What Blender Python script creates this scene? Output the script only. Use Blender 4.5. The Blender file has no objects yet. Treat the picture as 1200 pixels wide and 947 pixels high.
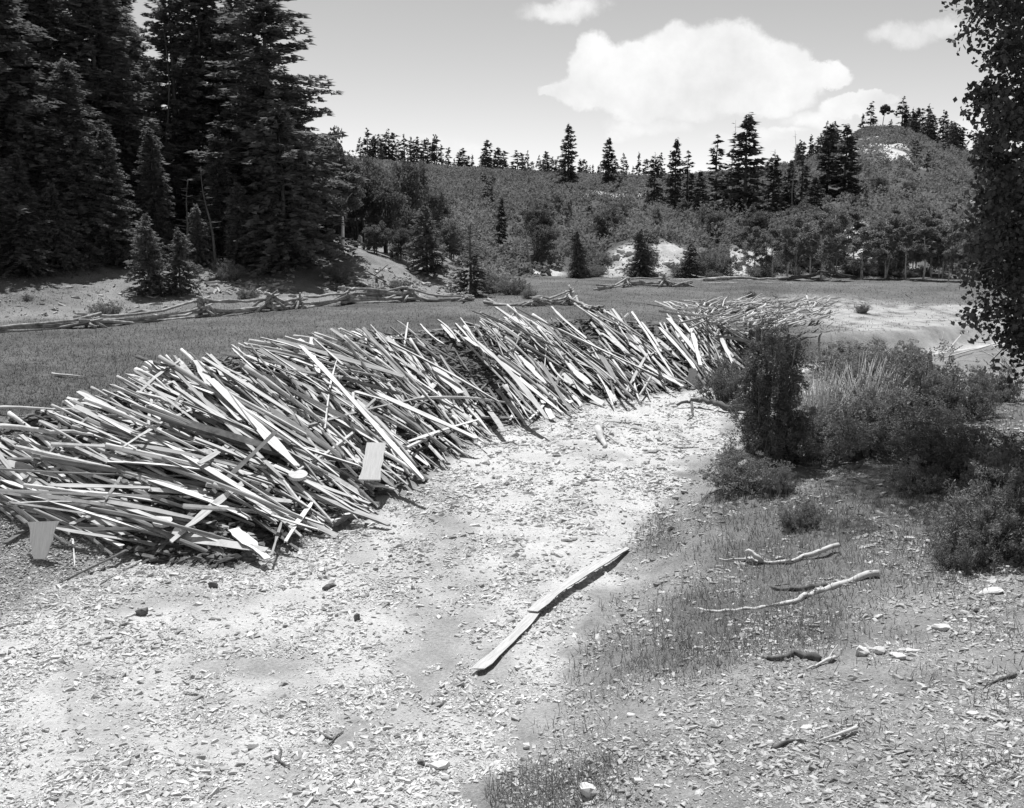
import bpy, math, random
import numpy as np
from mathutils import Vector, Matrix
random.seed(7); RNG = np.random.default_rng(11)
scene = bpy.context.scene
COL = scene.collection
R = math.radians
# ------------------------------------------------------------------ camera
F, CX, CY, CAMZ, PITCH = 1150.0, 600.0, 473.5, 5.5, R(9.8)
cam_d = bpy.data.cameras.new('camera'); cam = bpy.data.objects.new('camera', cam_d); COL.objects.link(cam)
cam_d.sensor_width = 36; cam_d.lens = 36*F/1200; cam_d.clip_end = 5000; cam_d.clip_start = .1
cam.location = (0, 0, CAMZ); cam.rotation_euler = (math.pi/2-PITCH, 0, 0)
scene.camera = cam
def ray(px, py):
    cx = (np.asarray(px, float)-CX)/F; cy = (CY-np.asarray(py, float))/F
    dx = cx; dy = math.cos(PITCH)+cy*math.sin(PITCH); dz = -math.sin(PITCH)+cy*math.cos(PITCH)
    return dx/dy, np.ones_like(dx), dz/dy          # per unit of y
def smooth(t): t = np.clip(t, 0, 1); return t*t*(3-2*t)
# ------------------------------------------------------------------ noise
_TAB = np.random.default_rng(3).random((256, 256))
def vnoise(x, y):
    xi = np.floor(x).astype(int); yi = np.floor(y).astype(int); fx = x-xi; fy = y-yi
    fx = fx*fx*(3-2*fx); fy = fy*fy*(3-2*fy)
    a = _TAB[xi & 255, yi & 255]; b = _TAB[(xi+1) & 255, yi & 255]; c = _TAB[xi & 255, (yi+1) & 255]; d = _TAB[(xi+1) & 255, (yi+1) & 255]
    return (a*(1-fx)+b*fx)*(1-fy)+(c*(1-fx)+d*fx)*fy
def fbm(x, y, o=4):
    s = 0; a = 1; n = 0
    for k in range(o):
        s = s+a*(vnoise(x*2**k+17*k, y*2**k+31*k)-.5); n += a; a *= .5
    return s/n*2
# ------------------------------------------------------------------ terrain
def floor_z(x, y): return np.clip(.045*(y-15), 0, 1.5)
def meadow_z(x, y):
    return 2.4-.62*smooth((x-3)/9)*smooth((62-y)/16)-.75*smooth((23-y)/8)
def solve(px, py, zf, it=30):
    dx, _, dz = ray(px, py); y = 30.
    for _ in range(it):
        y = .5*y+.5*(zf(dx*y, y)-CAMZ)/dz
    return (float(dx*y), float(y))
TOE = [(-26., -14.), (-15., 5.)]+[solve(*p, floor_z) for p in [(-10, 735), (60, 690), (160, 655), (280, 668), (340, 640), (410, 605), (500, 560), (580, 503), (690, 475), (800, 456), (850, 446), (900, 434), (960, 427), (1050, 418), (1150, 402)]]+[(36., 44.), (80., 60.)]
CREST = [(-38., -10.), (-24., 9.)]+[solve(*p, meadow_z) for p in [(-60, 492), (0, 492), (100, 480), (190, 438), (300, 414), (450, 394), (600, 376), (720, 376), (800, 381), (880, 392), (960, 392), (1050, 388), (1150, 378)]]+[(36., 50.), (80., 70.)]
EDGE = [(2.5, -14.), (1.0, 3.), (.6, 7.)]+[solve(*p, floor_z) for p in [(600, 905), (655, 825), (700, 745), (735, 660), (775, 600), (840, 540), (868, 480), (905, 445), (975, 436), (1060, 428), (1140, 415)]]+[(30., 38.), (80., 50.)]
def sdist(x, y, L):                               # + on the left of the line's direction
    best = np.full(x.shape, 1e9); sg = np.ones(x.shape)
    for (ax, ay), (bx, by) in zip(L[:-1], L[1:]):
        ex, ey = bx-ax, by-ay; l2 = ex*ex+ey*ey
        t = np.clip(((x-ax)*ex+(y-ay)*ey)/l2, 0, 1)
        qx = x-ax-t*ex; qy = y-ay-t*ey; d = qx*qx+qy*qy
        m = d < best-1e-9; best = np.where(m, d, best); sg = np.where(m, np.sign(ex*qy-ey*qx), sg)
    return np.sqrt(best)*np.where(sg == 0, 1, sg)
RIDGE_PX = np.array([[-400, 205], [100, 200], [380, 190], [440, 190], [500, 196], [560, 201], [640, 207], [760, 209], [850, 206], [920, 195], [960, 180], [985, 164], [1000, 153], [1020, 151], [1045, 152], [1075, 166], [1130, 185], [1200, 195], [1500, 205]], float)
RD = 330.
def ridge_z(u):
    px = CX+u*F                                     # bearing only
    py = np.interp(px, RIDGE_PX[:, 0], RIDGE_PX[:, 1]); return CAMZ+RD*np.tan(np.arctan((CY-py)/F)-PITCH)
def height(x, y, full=False):
    x = np.asarray(x, float); y = np.asarray(y, float)
    wx = x+.35*fbm(x*.35, y*.35, 3); wy = y+.35*fbm(x*.35+50, y*.35, 3)
    T = sdist(wx, wy, TOE); Cc = sdist(wx, wy, CREST); E = -sdist(wx, wy, EDGE)
    fl = floor_z(x, y); me = meadow_z(x, y)
    fr = np.where(T <= 0, 0, np.where(Cc >= 0, 1, T/(T+np.abs(Cc)+1e-6)))
    z = fl+(me-fl)*smooth(fr*.9+.1*(fr > 0)*fr)
    pile = smooth(fr/.12)*smooth((1.25-fr-.0)/.1)*(fr < 1)
    z = z+.28*np.sin(np.pi*np.clip(fr, 0, 1))*(x < 12)
    # right bank
    rb = np.where(E > 0, .38*smooth(E/1.3)+.11*np.minimum(E, 14), 0)
    z = np.where(E > 0, fl+rb*smooth((60-y)/14)+(.6*smooth((y-40)/20)), z)
    # the rise at the left behind the fence, the aspen knoll
    ys = 34+(x+18)*1.0
    z = z+2.2*smooth((y-ys)/22)*smooth((-x-.5)/6)*smooth((140-y)/50)
    z = z+1.0*np.exp(-(((x+9.8)/4.5)**2+((y-55)/4.5)**2))
    # hill
    u = x/np.maximum(y, 1)
    zr = ridge_z(u); t = np.clip((y-72)/(RD-72), 0, 1)
    hillz = (zr-2.4)*t**.9
    foot = 1.9*smooth((y-72)/9)*smooth((x-3)/8)*(1-t)**1.5*(.7+.9*fbm(x*.22, y*.09, 4))+.5*fbm(x*.5, y*.35, 4)*smooth((y-72)/3)*(1-t)
    rough = (2.6*fbm(x*.03, y*.018, 4)+1.2*fbm(x*.09, y*.06, 3))*smooth(t*5)*(1-smooth(t*1.0)*.75)
    z = z+np.where(y > 72, hillz+foot+rough, 0)
    z = np.where(y > RD, z-.09*(y-RD)+0, z)
    z = np.maximum(z, -3)
    # mound the camera stands on
    z = z+3.3*smooth((6.3-y)/6)*smooth((E+6)/4)*1.0
    # texture of the ground
    wash = (T < 0) & (E < 0)
    amp = np.where(wash, .05, .10)
    z = z+amp*fbm(x*.8, y*.8, 4)+np.where((E > 0) | ((fr > 0) & (fr < 1)), .03, .018)*fbm(x*4, y*4, 3)
    z = z+np.where(wash, .10*fbm(x*.22+.1*y, y*.1, 3), 0)
    if not full: return z
    return z, T, Cc, E, fr, t
# grid (polar round a point behind the camera)
OY = -10.
rr = [6.]
while rr[-1] < 70: rr.append(rr[-1]*1.0045)
while rr[-1] < 1600: rr.append(rr[-1]*1.010)
rr = np.array(rr); th = np.radians(np.linspace(-58, 58, 860))
GR, GT = np.meshgrid(rr, th, indexing='ij')
GX = GR*np.sin(GT); GY = OY+GR*np.cos(GT)
GZ, gT, gC, gE, gF, gH = height(GX, GY, True)
LR = np.log(rr)
def hgt(x, y):
    x = np.asarray(x, float); y = np.asarray(y, float)
    r = np.hypot(x, y-OY); a = np.arctan2(x, y-OY)
    i = np.interp(np.log(np.maximum(r, rr[0])), LR, np.arange(len(rr))); j = (a-th[0])/(th[1]-th[0])
    i = np.clip(i, 0, len(rr)-1.001); j = np.clip(j, 0, len(th)-1.001)
    i0 = i.astype(int); j0 = j.astype(int); fi = i-i0; fj = j-j0
    return (GZ[i0, j0]*(1-fi)+GZ[i0+1, j0]*fi)*(1-fj)+(GZ[i0, j0+1]*(1-fi)+GZ[i0+1, j0+1]*fi)*fj
def hit(px, py, lift=0., ymin=3., ymax=420.):
    px = np.atleast_1d(np.asarray(px, float)); py = np.atleast_1d(np.asarray(py, float))
    dx, _, dz = ray(px, py); y = np.full(px.shape, ymin); done = np.zeros(px.shape, bool); prev = y.copy()
    while True:
        act = ~done
        if not act.any() or y[act].min() > ymax: break
        below = CAMZ+dz*y < hgt(dx*y, y)+lift
        done |= below & act
        prev = np.where(done, prev, y); y = np.where(done, y, y*1.012)
    lo, hi = prev.copy(), y.copy()
    for _ in range(9):
        m = .5*(lo+hi); b = CAMZ+dz*m < hgt(dx*m, m)+lift
        hi = np.where(b, m, hi); lo = np.where(b, lo, m)
    return dx*hi, hi, CAMZ+dz*hi, done
_YS = 3*1.008**np.arange(620)
def P(px, py, lift=0.):
    dx, _, dz = ray(px, py); b = CAMZ+dz*_YS < hgt(dx*_YS, _YS)+lift; k = int(np.argmax(b)) if b.any() else len(_YS)-1
    if k == 0: k = 1
    ys = np.linspace(_YS[k-1], _YS[k], 24); b = CAMZ+dz*ys < hgt(dx*ys, ys)+lift; y = ys[int(np.argmax(b))] if b.any() else ys[-1]
    return Vector((float(dx*y), float(y), float(CAMZ+dz*y)))
def at(px, d, dz=0.):                               # ground point on a bearing at distance d
    x = (px-CX)/F*(d*math.cos(PITCH)+(CAMZ-3)*math.sin(PITCH))
    return Vector((x, d, float(hgt(x, d))+dz))
def top_h(px, py, p):                               # height that puts a top at row py
    return CAMZ+float(ray(px, py)[2])*p.y-p.z
# ------------------------------------------------------------------ mesh helpers
def mk(name, V, Fs, mats, parent=None, smoothf=False, midx=None, link=True):
    me = bpy.data.meshes.new(name); V = np.asarray(V, np.float32)
    if not isinstance(Fs, list): Fs = [Fs]
    Fs = [np.asarray(f, np.int32) for f in Fs if len(f)]
    loops = np.concatenate([f.ravel() for f in Fs]); cnt = np.concatenate([np.full(len(f), f.shape[1], np.int32) for f in Fs])
    st = np.concatenate([[0], np.cumsum(cnt)[:-1]]).astype(np.int32)
    me.vertices.add(len(V)); me.vertices.foreach_set('co', V.ravel())
    me.loops.add(len(loops)); me.loops.foreach_set('vertex_index', loops)
    me.polygons.add(len(cnt)); me.polygons.foreach_set('loop_start', st); me.polygons.foreach_set('loop_total', cnt)
    me.polygons.foreach_set('use_smooth', np.full(len(cnt), bool(smoothf)))
    if not isinstance(mats, (list, tuple)): mats = [mats]
    for m in mats: me.materials.append(m)
    if midx is not None: me.polygons.foreach_set('material_index', np.asarray(midx, np.int32))
    me.update(calc_edges=True); me.validate()
    o = bpy.data.objects.new(name, me)
    if link: COL.objects.link(o)
    if parent is not None: o.parent = parent
    return o
class Bag:
    def __init__(s): s.V = []; s.F = {3: [], 4: []}; s.M = {3: [], 4: []}; s.n = 0
    def add(s, V, Fc, m=0):
        V = np.asarray(V, float); Fc = np.asarray(Fc, int)
        if len(Fc) == 0: return
        k = Fc.shape[1]; s.V.append(V); s.F[k].append(Fc+s.n); s.M[k].append(np.full(len(Fc), m)); s.n += len(V)
    def build(s, name, mats, parent=None, smoothf=False, link=True):
        Fs = [np.concatenate(s.F[k]) for k in (3, 4) if s.F[k]]; M = np.concatenate([np.concatenate(s.M[k]) for k in (3, 4) if s.F[k]])
        return mk(name, np.concatenate(s.V), Fs, mats, parent, smoothf, M, link)
def tube(pts, rad, sides=7, jit=0., rs=None):
    pts = np.array([list(p) for p in pts], float); n = len(pts); rad = np.broadcast_to(np.asarray(rad, float), (n,))
    T = np.gradient(pts, axis=0); T /= np.linalg.norm(T, axis=1)[:, None]+1e-9
    up = np.array([0, 0, 1.]) if abs(T[:, 2]).mean() < .8 else np.array([0, 1., 0])
    A = np.cross(T, up); A /= np.linalg.norm(A, axis=1)[:, None]+1e-9; B = np.cross(A, T)
    a = np.linspace(0, 2*np.pi, sides, endpoint=False)
    rj = rad[:, None]*(1+jit*((rs or RNG).random((n, sides))-.5)*2)
    V = pts[:, None]+rj[..., None]*(np.cos(a)[None, :, None]*A[:, None]+np.sin(a)[None, :, None]*B[:, None])
    V = V.reshape(-1, 3); i = np.arange(n-1)[:, None]*sides; j = np.arange(sides)[None]; k = (j+1) % sides
    Q = np.stack([i+j, i+k, i+sides+k, i+sides+j], -1).reshape(-1, 4)
    V = np.vstack([V, pts[0], pts[-1]]); c0 = n*sides; c1 = c0+1; jj = np.arange(sides); kk = (jj+1) % sides; b = (n-1)*sides
    Tt = np.vstack([np.stack([np.full(sides, c0), kk, jj], 1), np.stack([np.full(sides, c1), b+jj, b+kk], 1)])
    return V, Q, Tt
def add_tube(bag, *a, m=0, **k):
    V, Q, T = tube(*a, **k); n = bag.n
    bag.V.append(V); bag.F[4].append(Q+n); bag.M[4].append(np.full(len(Q), m)); bag.F[3].append(T+n); bag.M[3].append(np.full(len(T), m)); bag.n += len(V)
def tag(o, label=None, cat=None, group=None, kind=None):
    if label: o['label'] = label
    if cat: o['category'] = cat
    if group: o['group'] = group
    if cat and not kind: kind = 'thing'
    if kind: o['kind'] = kind
    return o
def empty(name, loc, rz=0):
    e = bpy.data.objects.new(name, None); COL.objects.link(e); e.location = loc; e.rotation_euler = (0, 0, rz); e.empty_display_size = .2; return e
# ------------------------------------------------------------------ materials (the photograph is black and white: every colour is a grey)
def g(v): return (v, v, v, 1)
class NT:
    def __init__(s, name, rough=.9, spec=.2):
        s.m = bpy.data.materials.new(name); s.m.use_nodes = True; s.t = s.m.node_tree; s.b = s.t.nodes['Principled BSDF']
        s.b.inputs['Roughness'].default_value = rough; s.b.inputs['Specular IOR Level'].default_value = spec
    def n(s, ty, **k):
        n = s.t.nodes.new(ty)
        for a, v in k.items():
            if hasattr(n, a) and a not in ('Scale',): setattr(n, a, v)
            else: n.inputs[a].default_value = v
        return n
    def l(s, a, b): s.t.links.new(a, b)
    def coords(s, obj=False):
        if obj: return s.n('ShaderNodeTexCoord').outputs['Object']
        return s.n('ShaderNodeNewGeometry').outputs['Position']
    def noise(s, vec, scale, detail=4, rough=.6):
        n = s.n('ShaderNodeTexNoise'); n.inputs['Scale'].default_value = scale; n.inputs['Detail'].default_value = detail; n.inputs['Roughness'].default_value = rough
        s.l(vec, n.inputs['Vector']); return n.outputs['Fac']
    def ramp(s, fac, stops):
        r = s.n('ShaderNodeValToRGB'); e = r.color_ramp.elements
        while len(e) < len(stops): e.new(.5)
        for k, (p, v) in enumerate(stops): e[k].position = p; e[k].color = g(v)
        s.l(fac, r.inputs[0]); return r.outputs[0]
    def mix(s, f, a, b, mode='MIX'):
        m = s.n('ShaderNodeMix', data_type='RGBA', blend_type=mode)
        for i, v in ((0, f), (6, a), (7, b)):
            if isinstance(v, (int, float)): m.inputs[i].default_value = v if i == 0 else g(v)
            else: s.l(v, m.inputs[i])
        return m.outputs[2]
    def math(s, op, a, b=0.):
        m = s.n('ShaderNodeMath', operation=op)
        for i, v in ((0, a), (1, b)):
            if isinstance(v, (int, float)): m.inputs[i].default_value = v
            else: s.l(v, m.inputs[i])
        return m.outputs[0]
    def bump(s, h, strength=.5, dist=.02):
        b = s.n('ShaderNodeBump'); b.inputs['Strength'].default_value = strength; b.inputs['Distance'].default_value = dist
        s.l(h, b.inputs['Height']); s.l(b.outputs[0], s.b.inputs['Normal'])
    def col(s, c): s.l(c, s.b.inputs['Base Color'])
def leaf_mat(name, lo, hi, sc=.6, transl=.0, rough=.7, spec=.25):
    t = NT(name, rough, spec); ge = t.n('ShaderNodeNewGeometry'); oi = t.n('ShaderNodeObjectInfo')
    f = t.math('MULTIPLY', ge.outputs['Random Per Island'], .6); f = t.math('ADD', f, t.math('MULTIPLY', oi.outputs['Random'], .4))
    c = t.ramp(f, [(0, lo), (1, hi)]); n = t.ramp(t.noise(ge.outputs['Position'], sc, 3), [(.3, .7), (.7, 1.25)])
    c = t.mix(1., c, n, 'MULTIPLY'); t.col(c)
    if transl:
        tr = t.n('ShaderNodeBsdfTranslucent'); t.l(c, tr.inputs['Color']); mx = t.n('ShaderNodeMixShader'); mx.inputs[0].default_value = transl
        t.l(t.b.outputs[0], mx.inputs[1]); t.l(tr.outputs[0], mx.inputs[2]); t.l(mx.outputs[0], t.t.nodes['Material Output'].inputs[0])
    return t.m
def bark_mat(name, lo, hi, scale=6., stretch=(1, 1, .2), spots=False):
    t = NT(name, .95, .1); mp = t.n('ShaderNodeMapping'); mp.inputs['Scale'].default_value = stretch; t.l(t.coords(True), mp.inputs[0])
    n = t.noise(mp.outputs[0], scale, 6, .7); c = t.ramp(n, [(.3, lo), (.7, hi)])
    if spots:
        n2 = t.noise(t.coords(True), 7., 3); c = t.mix(t.ramp(n2, [(.60, 0), (.66, 1)]), c, .06)
    t.col(c); t.bump(n, .6, .02); return t.m
M = {}
M['spruce'] = leaf_mat('spruce_needles', .11, .22, .5, .42, rough=.75)
M['fir'] = leaf_mat('fir_needles', .13, .25, .5, .42, rough=.75)
M['farcon'] = leaf_mat('far_conifer', .07, .13, .2, .25)
M['aspenleaf'] = leaf_mat('aspen_leaves', .15, .25, .3, .35)
M['oakleaf'] = leaf_mat('oak_leaves', .10, .17, .3, .4)
M['brush'] = leaf_mat('hill_brush', .15, .22, .06, .45)
M['shrub'] = leaf_mat('shrub_leaves', .14, .26, .8, .25)
M['juniper'] = leaf_mat('juniper_scales', .10, .19, 1.2, .15)
M['cotton'] = leaf_mat('cottonwood_leaves', .03, .075, 1., .25, .45, .4)
M['grass'] = leaf_mat('grass_blades', .13, .20, .25, .4)
M['drygrass'] = leaf_mat('dry_grass_blades', .12, .34, 1., .25)
M['trunk'] = bark_mat('conifer_bark', .05, .16)
M['aspenbark'] = bark_mat('aspen_bark', .38, .60, 3, (1, 1, 1), True)
M['whitebark'] = bark_mat('white_bark', .62, .82, 3, (1, 1, 1), True)
M['deadwood'] = bark_mat('dead_wood', .16, .34, 4)
M['logwood'] = bark_mat('weathered_log', .10, .52, 4, (1, 1, 1))
M['darkwood'] = bark_mat('dark_log', .05, .18, 5, (1, 1, 1))
M['twig'] = bark_mat('pale_twig', .38, .6, 5)
def wood_mat(name, island, lo, hi):
    t = NT(name, .85, .15); mp = t.n('ShaderNodeMapping'); mp.inputs['Scale'].default_value = (.25, 6, 6) if not island else (3, 3, 3)
    t.l(t.coords(not island), mp.inputs[0]); n = t.noise(mp.outputs[0], 4 if not island else 2, 6, .65)
    src = t.n('ShaderNodeNewGeometry').outputs['Random Per Island'] if island else t.n('ShaderNodeObjectInfo').outputs['Random']
    tone = t.ramp(src, [(0, lo), (.22, lo+(hi-lo)*.35), (.45, lo+(hi-lo)*.8), (1, hi)])
    gr = t.ramp(n, [(.28, .5), (.5, .92), (.72, 1.1)]); t.col(t.mix(1., tone, gr, 'MULTIPLY')); t.bump(n, .35, .008); return t.m
M['slab'] = wood_mat('sawn_slab', False, .24, .68)
M['slabs'] = wood_mat('sawn_slab_heap', True, .14, .62)
M['board'] = wood_mat('pale_board', False, .60, .66)
M['oldboard'] = bark_mat('old_board', .30, .56, 5, (.5, 9, 9))
M['panelwood'] = bark_mat('panel_wood', .42, .60, 5, (9, 9, .5))
M['endgrain'] = bark_mat('end_grain', .40, .60, 9, (1, 1, 1))
M['slabbark'] = bark_mat('slab_bark', .10, .28, 6, (.3, 1, 1))
def rock_mat(name, lo, hi, isl=False):
    t = NT(name, .95, .1); n = t.noise(t.coords(), 9, 5); c = t.ramp(n, [(.3, lo), (.7, hi)])
    if isl:
        r = t.ramp(t.n('ShaderNodeNewGeometry').outputs['Random Per Island'], [(0, .45), (.25, .8), (1, 1.15)]); c = t.mix(1., c, r, 'MULTIPLY')
    t.col(c); t.bump(n, .5, .02); return t.m
M['rock'] = rock_mat('pale_stone', .42, .62)
M['chips'] = rock_mat('gravel_chips', .38, .62, True)
M['chipsR'] = rock_mat('bank_chips', .22, .52, True)
M['bark'] = rock_mat('bark_litter', .06, .20, True)
# ground
def ground_mat():
    t = NT('ground', .97, .05); pos = t.coords()
    A = {k: t.n('ShaderNodeAttribute', attribute_name=k).outputs['Fac'] for k in ('gravel', 'grass', 'brush', 'white', 'litter')}
    n1 = t.noise(pos, 22, 6, .7); n2 = t.noise(pos, 1.3, 5, .6); n3 = t.noise(pos, 70, 3, .6); nbig = t.noise(pos, .25, 4)
    soil = t.mix(1., t.ramp(n1, [(.25, .15), (.5, .26), (.75, .38)]), t.ramp(n2, [(.3, .7), (.7, 1.25)]), 'MULTIPLY')
    grav = t.mix(1., t.ramp(n1, [(.3, .36), (.45, .51), (.7, .61)]), t.ramp(n2, [(.3, .84), (.62, 1.06)]), 'MULTIPLY')
    gras = t.mix(1., t.ramp(t.noise(pos, 6, 5, .7), [(.3, .075), (.7, .15)]), t.ramp(nbig, [(.3, .7), (.7, 1.45)]), 'MULTIPLY')
    brus = t.ramp(t.noise(pos, .9, 4), [(.3, .06), (.7, .11)])
    whit = t.ramp(t.noise(pos, 1.5, 6, .7), [(.3, .30), (.65, .58)])
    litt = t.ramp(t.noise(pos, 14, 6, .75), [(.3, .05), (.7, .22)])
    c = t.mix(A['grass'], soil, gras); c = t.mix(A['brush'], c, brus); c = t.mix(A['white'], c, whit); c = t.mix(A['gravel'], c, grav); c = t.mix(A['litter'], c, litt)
    t.col(c); h = t.math('ADD', t.math('MULTIPLY', n1, 1.), t.math('MULTIPLY', n3, .35)); t.bump(h, .9, .05); return t.m
M['ground'] = ground_mat()
# ------------------------------------------------------------------ ground sheet
nr, nt = GX.shape
V = np.stack([GX, GY, GZ], -1).reshape(-1, 3)
i = np.arange(nr-1)[:, None]*nt; j = np.arange(nt-1)[None]
Q = np.stack([i+j, i+nt+j, i+nt+j+1, i+j+1], -1).reshape(-1, 4)[:, ::-1]
ground = mk('ground', V, Q, M['ground'], smoothf=True); tag(ground, kind='structure')
def proj(x, y, z):
    vz = z-CAMZ; dep = y*math.cos(PITCH)-vz*math.sin(PITCH); up = y*math.sin(PITCH)+vz*math.cos(PITCH)
    dep = np.maximum(dep, .1); return CX+F*x/dep, CY-F*up/dep
gpx, gpy = proj(GX, GY, GZ)
def blobs(L, X, Y):                                 # soft patches (x, y, rx, ry)
    m = np.zeros(X.shape)
    for (cx, cy, rx, ry) in L: m = np.maximum(m, np.exp(-(((X-cx)/rx)**2+((Y-cy)/ry)**2)**1.5))
    return m
def wp(px, py, rx, ry):                             # patch centred where this part of the photograph lies, radii in metres
    p = P(px, py); return (p.x, p.y, rx, ry)
nz = fbm(GX*.5, GY*.5, 4); nzb = fbm(GX*.12, GY*.12, 4); nzf = fbm(GX*2.2, GY*2.2, 3)
wash = smooth((-gT+.25)/.7)*smooth((-gE+.25+.9*nz+.5*nzf)/.8)
sandy = blobs([wp(1040, 375, 4.4, 4.4), wp(1000, 362, 3.4, 5), wp(1100, 392, 4.4, 2.4), wp(930, 415, 3.4, 1.6), wp(1120, 365, 4, 3), wp(1150, 450, 2, 1.6)], GX, GY)
track = smooth(1-np.abs(sdist(GX+.5*nz, GY, [P(330, 940)[:2], P(470, 840)[:2], P(530, 700)[:2], P(520, 620)[:2], P(500, 560)[:2]]))/.9)
damp = np.maximum(.75*track, blobs([wp(575, 790, .25, .9), wp(630, 850, .3, .5), wp(510, 600, .45, 1.6), wp(500, 780, .5, .5), wp(280, 780, .8, .3), wp(100, 700, 2.5, .6)], GX, GY))
grav = np.clip(wash*(1-.55*np.clip(damp*1.5+nz*.3*damp, 0, 1)), 0, 1)
streak = .40*smooth((nzf*.6+fbm(GX*1.1+GY*.6, GY*.35, 4)*1.5-.15)/.5)
grav = np.clip(grav*(1-streak), 0, 1)
meadow = smooth((gC+.3)/.8)*smooth((gT)/.5)*(gE < 0)
leftsoil = smooth((GY-(33.5+(GX+18)*1.02)+nz*2)/2.2)*smooth((-GX-1.2+nz)/2)
far = smooth((GY-72)/6)
rightgr = blobs([wp(860, 720, 1.6, 1.5), wp(930, 640, 1.6, 1.8), wp(1010, 640, 1.2, 2), wp(960, 600, 2, 2), wp(770, 620, .5, 1.6), wp(800, 765, .9, .7), wp(860, 600, .9, 1.4), wp(1060, 600, 1.4, 1.5), wp(1090, 500, 3, 3), wp(620, 935, .8, .5)], GX, GY)
grass = np.clip(meadow*(1-.75*leftsoil*(1-.6*smooth(nzb*3)))*(1-far), 0, 1)
grass = np.clip(grass*(1-.85*np.clip(sandy*(1.1+1.2*fbm(GX*1.3, GY*.8, 4)+.9*fbm(GX*5, GY*3, 3)), 0, 1)), 0, 1)
grass = np.where((gE > 0), np.clip(rightgr*1.3+nz*.7*(rightgr > .05), 0, 1)*.75+.55*smooth((GY-24)/8)*(.5+nz), grass)
grass = np.clip(grass, 0, 1)
brush = far*.95
wl = [wp(745, 300, 1.8, 2.5), wp(790, 306, 3.2, 3), wp(860, 318, 3.4, 2.2), wp(880, 305, 1.8, 3), wp(720, 318, 1.2, 2), wp(640, 318, 1.4, 3), wp(1000, 285, 1.5, 5), wp(1020, 305, 1.5, 3), wp(1035, 315, 2, 2), wp(992, 176, 6, 16), wp(1012, 172, 7, 16), wp(1030, 176, 4, 12), wp(975, 190, 5, 10), wp(730, 229, 5, 7), wp(455, 203, 4, 4), wp(483, 202, 3, 3), wp(512, 203, 4, 4), wp(940, 196, 6, 6)]
white = np.clip(blobs(wl, GX, GY)*1.7-.25+nz*.9*(blobs(wl, GX, GY) > .1), 0, 1)
white = np.where(GY > 150, np.clip(white*1.9*smooth((fbm(GX*.3, GY*.09, 4)+.42)/.35), 0, 1), white*np.clip(1.1+1.6*fbm(GX*.5, GY*.3, 4), .1, 1.3)); white = np.clip(white, 0, 1)
white = np.maximum(white, .75*np.clip(blobs([wp(820, 327, 6, .35), wp(880, 331, 3, .25)], GX, GY)*1.4, 0, 1))
sandy = sandy*np.clip(.75+1.3*fbm(GX*1.3, GY*.8, 4)+.8*fbm(GX*5, GY*3, 3), .05, 1.25)
whiteW = np.clip(white+.6*np.clip(sandy, 0, 1)+.45*smooth((sandy-.2)/.5)*0, 0, 1)
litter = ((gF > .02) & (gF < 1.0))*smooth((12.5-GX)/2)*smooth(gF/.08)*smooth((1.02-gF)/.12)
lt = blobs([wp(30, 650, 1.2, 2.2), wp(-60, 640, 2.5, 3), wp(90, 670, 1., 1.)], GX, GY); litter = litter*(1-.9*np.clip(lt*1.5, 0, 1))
for nm, arr in (('gravel', grav), ('grass', grass), ('brush', brush), ('white', whiteW), ('litter', litter)):
    a = ground.data.attributes.new(nm, 'FLOAT', 'POINT'); a.data.foreach_set('value', arr.astype(np.float32).ravel())
def look(arr, x, y):
    r = np.hypot(x, y-OY); a = np.arctan2(x, y-OY)
    i = np.clip(np.interp(np.log(np.maximum(r, rr[0])), LR, np.arange(len(rr))), 0, len(rr)-1).round().astype(int)
    j = np.clip((a-th[0])/(th[1]-th[0]), 0, len(th)-1).round().astype(int); return arr[i, j]
# ------------------------------------------------------------------ scatter helpers
def rot_frames(n, rs, flat=1.):
    az = rs.random(n)*2*np.pi; a = np.stack([np.cos(az), np.sin(az), (rs.random(n)-.5)*flat], 1); a /= np.linalg.norm(a, axis=1)[:, None]
    b = np.cross(np.array([0, 0, 1.]), a)+(rs.random((n, 3))-.5)*flat; b -= a*(a*b).sum(1)[:, None]; b /= np.linalg.norm(b, axis=1)[:, None]
    return a, b, np.cross(a, b)
BOXF = np.array([[0, 3, 2, 1], [4, 5, 6, 7], [0, 1, 5, 4], [1, 2, 6, 5], [2, 3, 7, 6], [3, 0, 4, 7]])
def stones(C, L, W, H, rs, tilt=.35):
    n = len(C); a, b, c = rot_frames(n, rs, tilt)
    s = np.array([[-1, -1, -1], [1, -1, -1], [1, 1, -1], [-1, 1, -1], [-1, -1, 1], [1, -1, 1], [1, 1, 1], [-1, 1, 1]])*.5
    q = s[None]*(1+(rs.random((n, 8, 3))-.5)*.9); q[:, 4:, :2] *= .75
    V = C[:, None]+q[..., :1]*L[:, None, None]*a[:, None]+q[..., 1:2]*W[:, None, None]*b[:, None]+q[..., 2:]*H[:, None, None]*c[:, None]
    Fc = (BOXF[None]+np.arange(n)[:, None, None]*8).reshape(-1, 4); return V.reshape(-1, 3), Fc
def blades(X, Y, Z, H, W, rs, lean=.35, k=1):
    n = len(X); az = rs.random(n)*2*np.pi; ca, sa = np.cos(az), np.sin(az); la = rs.random(n)*2*np.pi; le = rs.random(n)*lean*H
    b = np.stack([X, Y, Z-.01], 1); s = np.stack([ca*W/2, sa*W/2, 0*W], 1); t = b+np.stack([np.cos(la)*le, np.sin(la)*le, H], 1)
    V = np.stack([b-s, b+s, t], 1).reshape(-1, 3); return V, np.arange(3*n).reshape(-1, 3)
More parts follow.
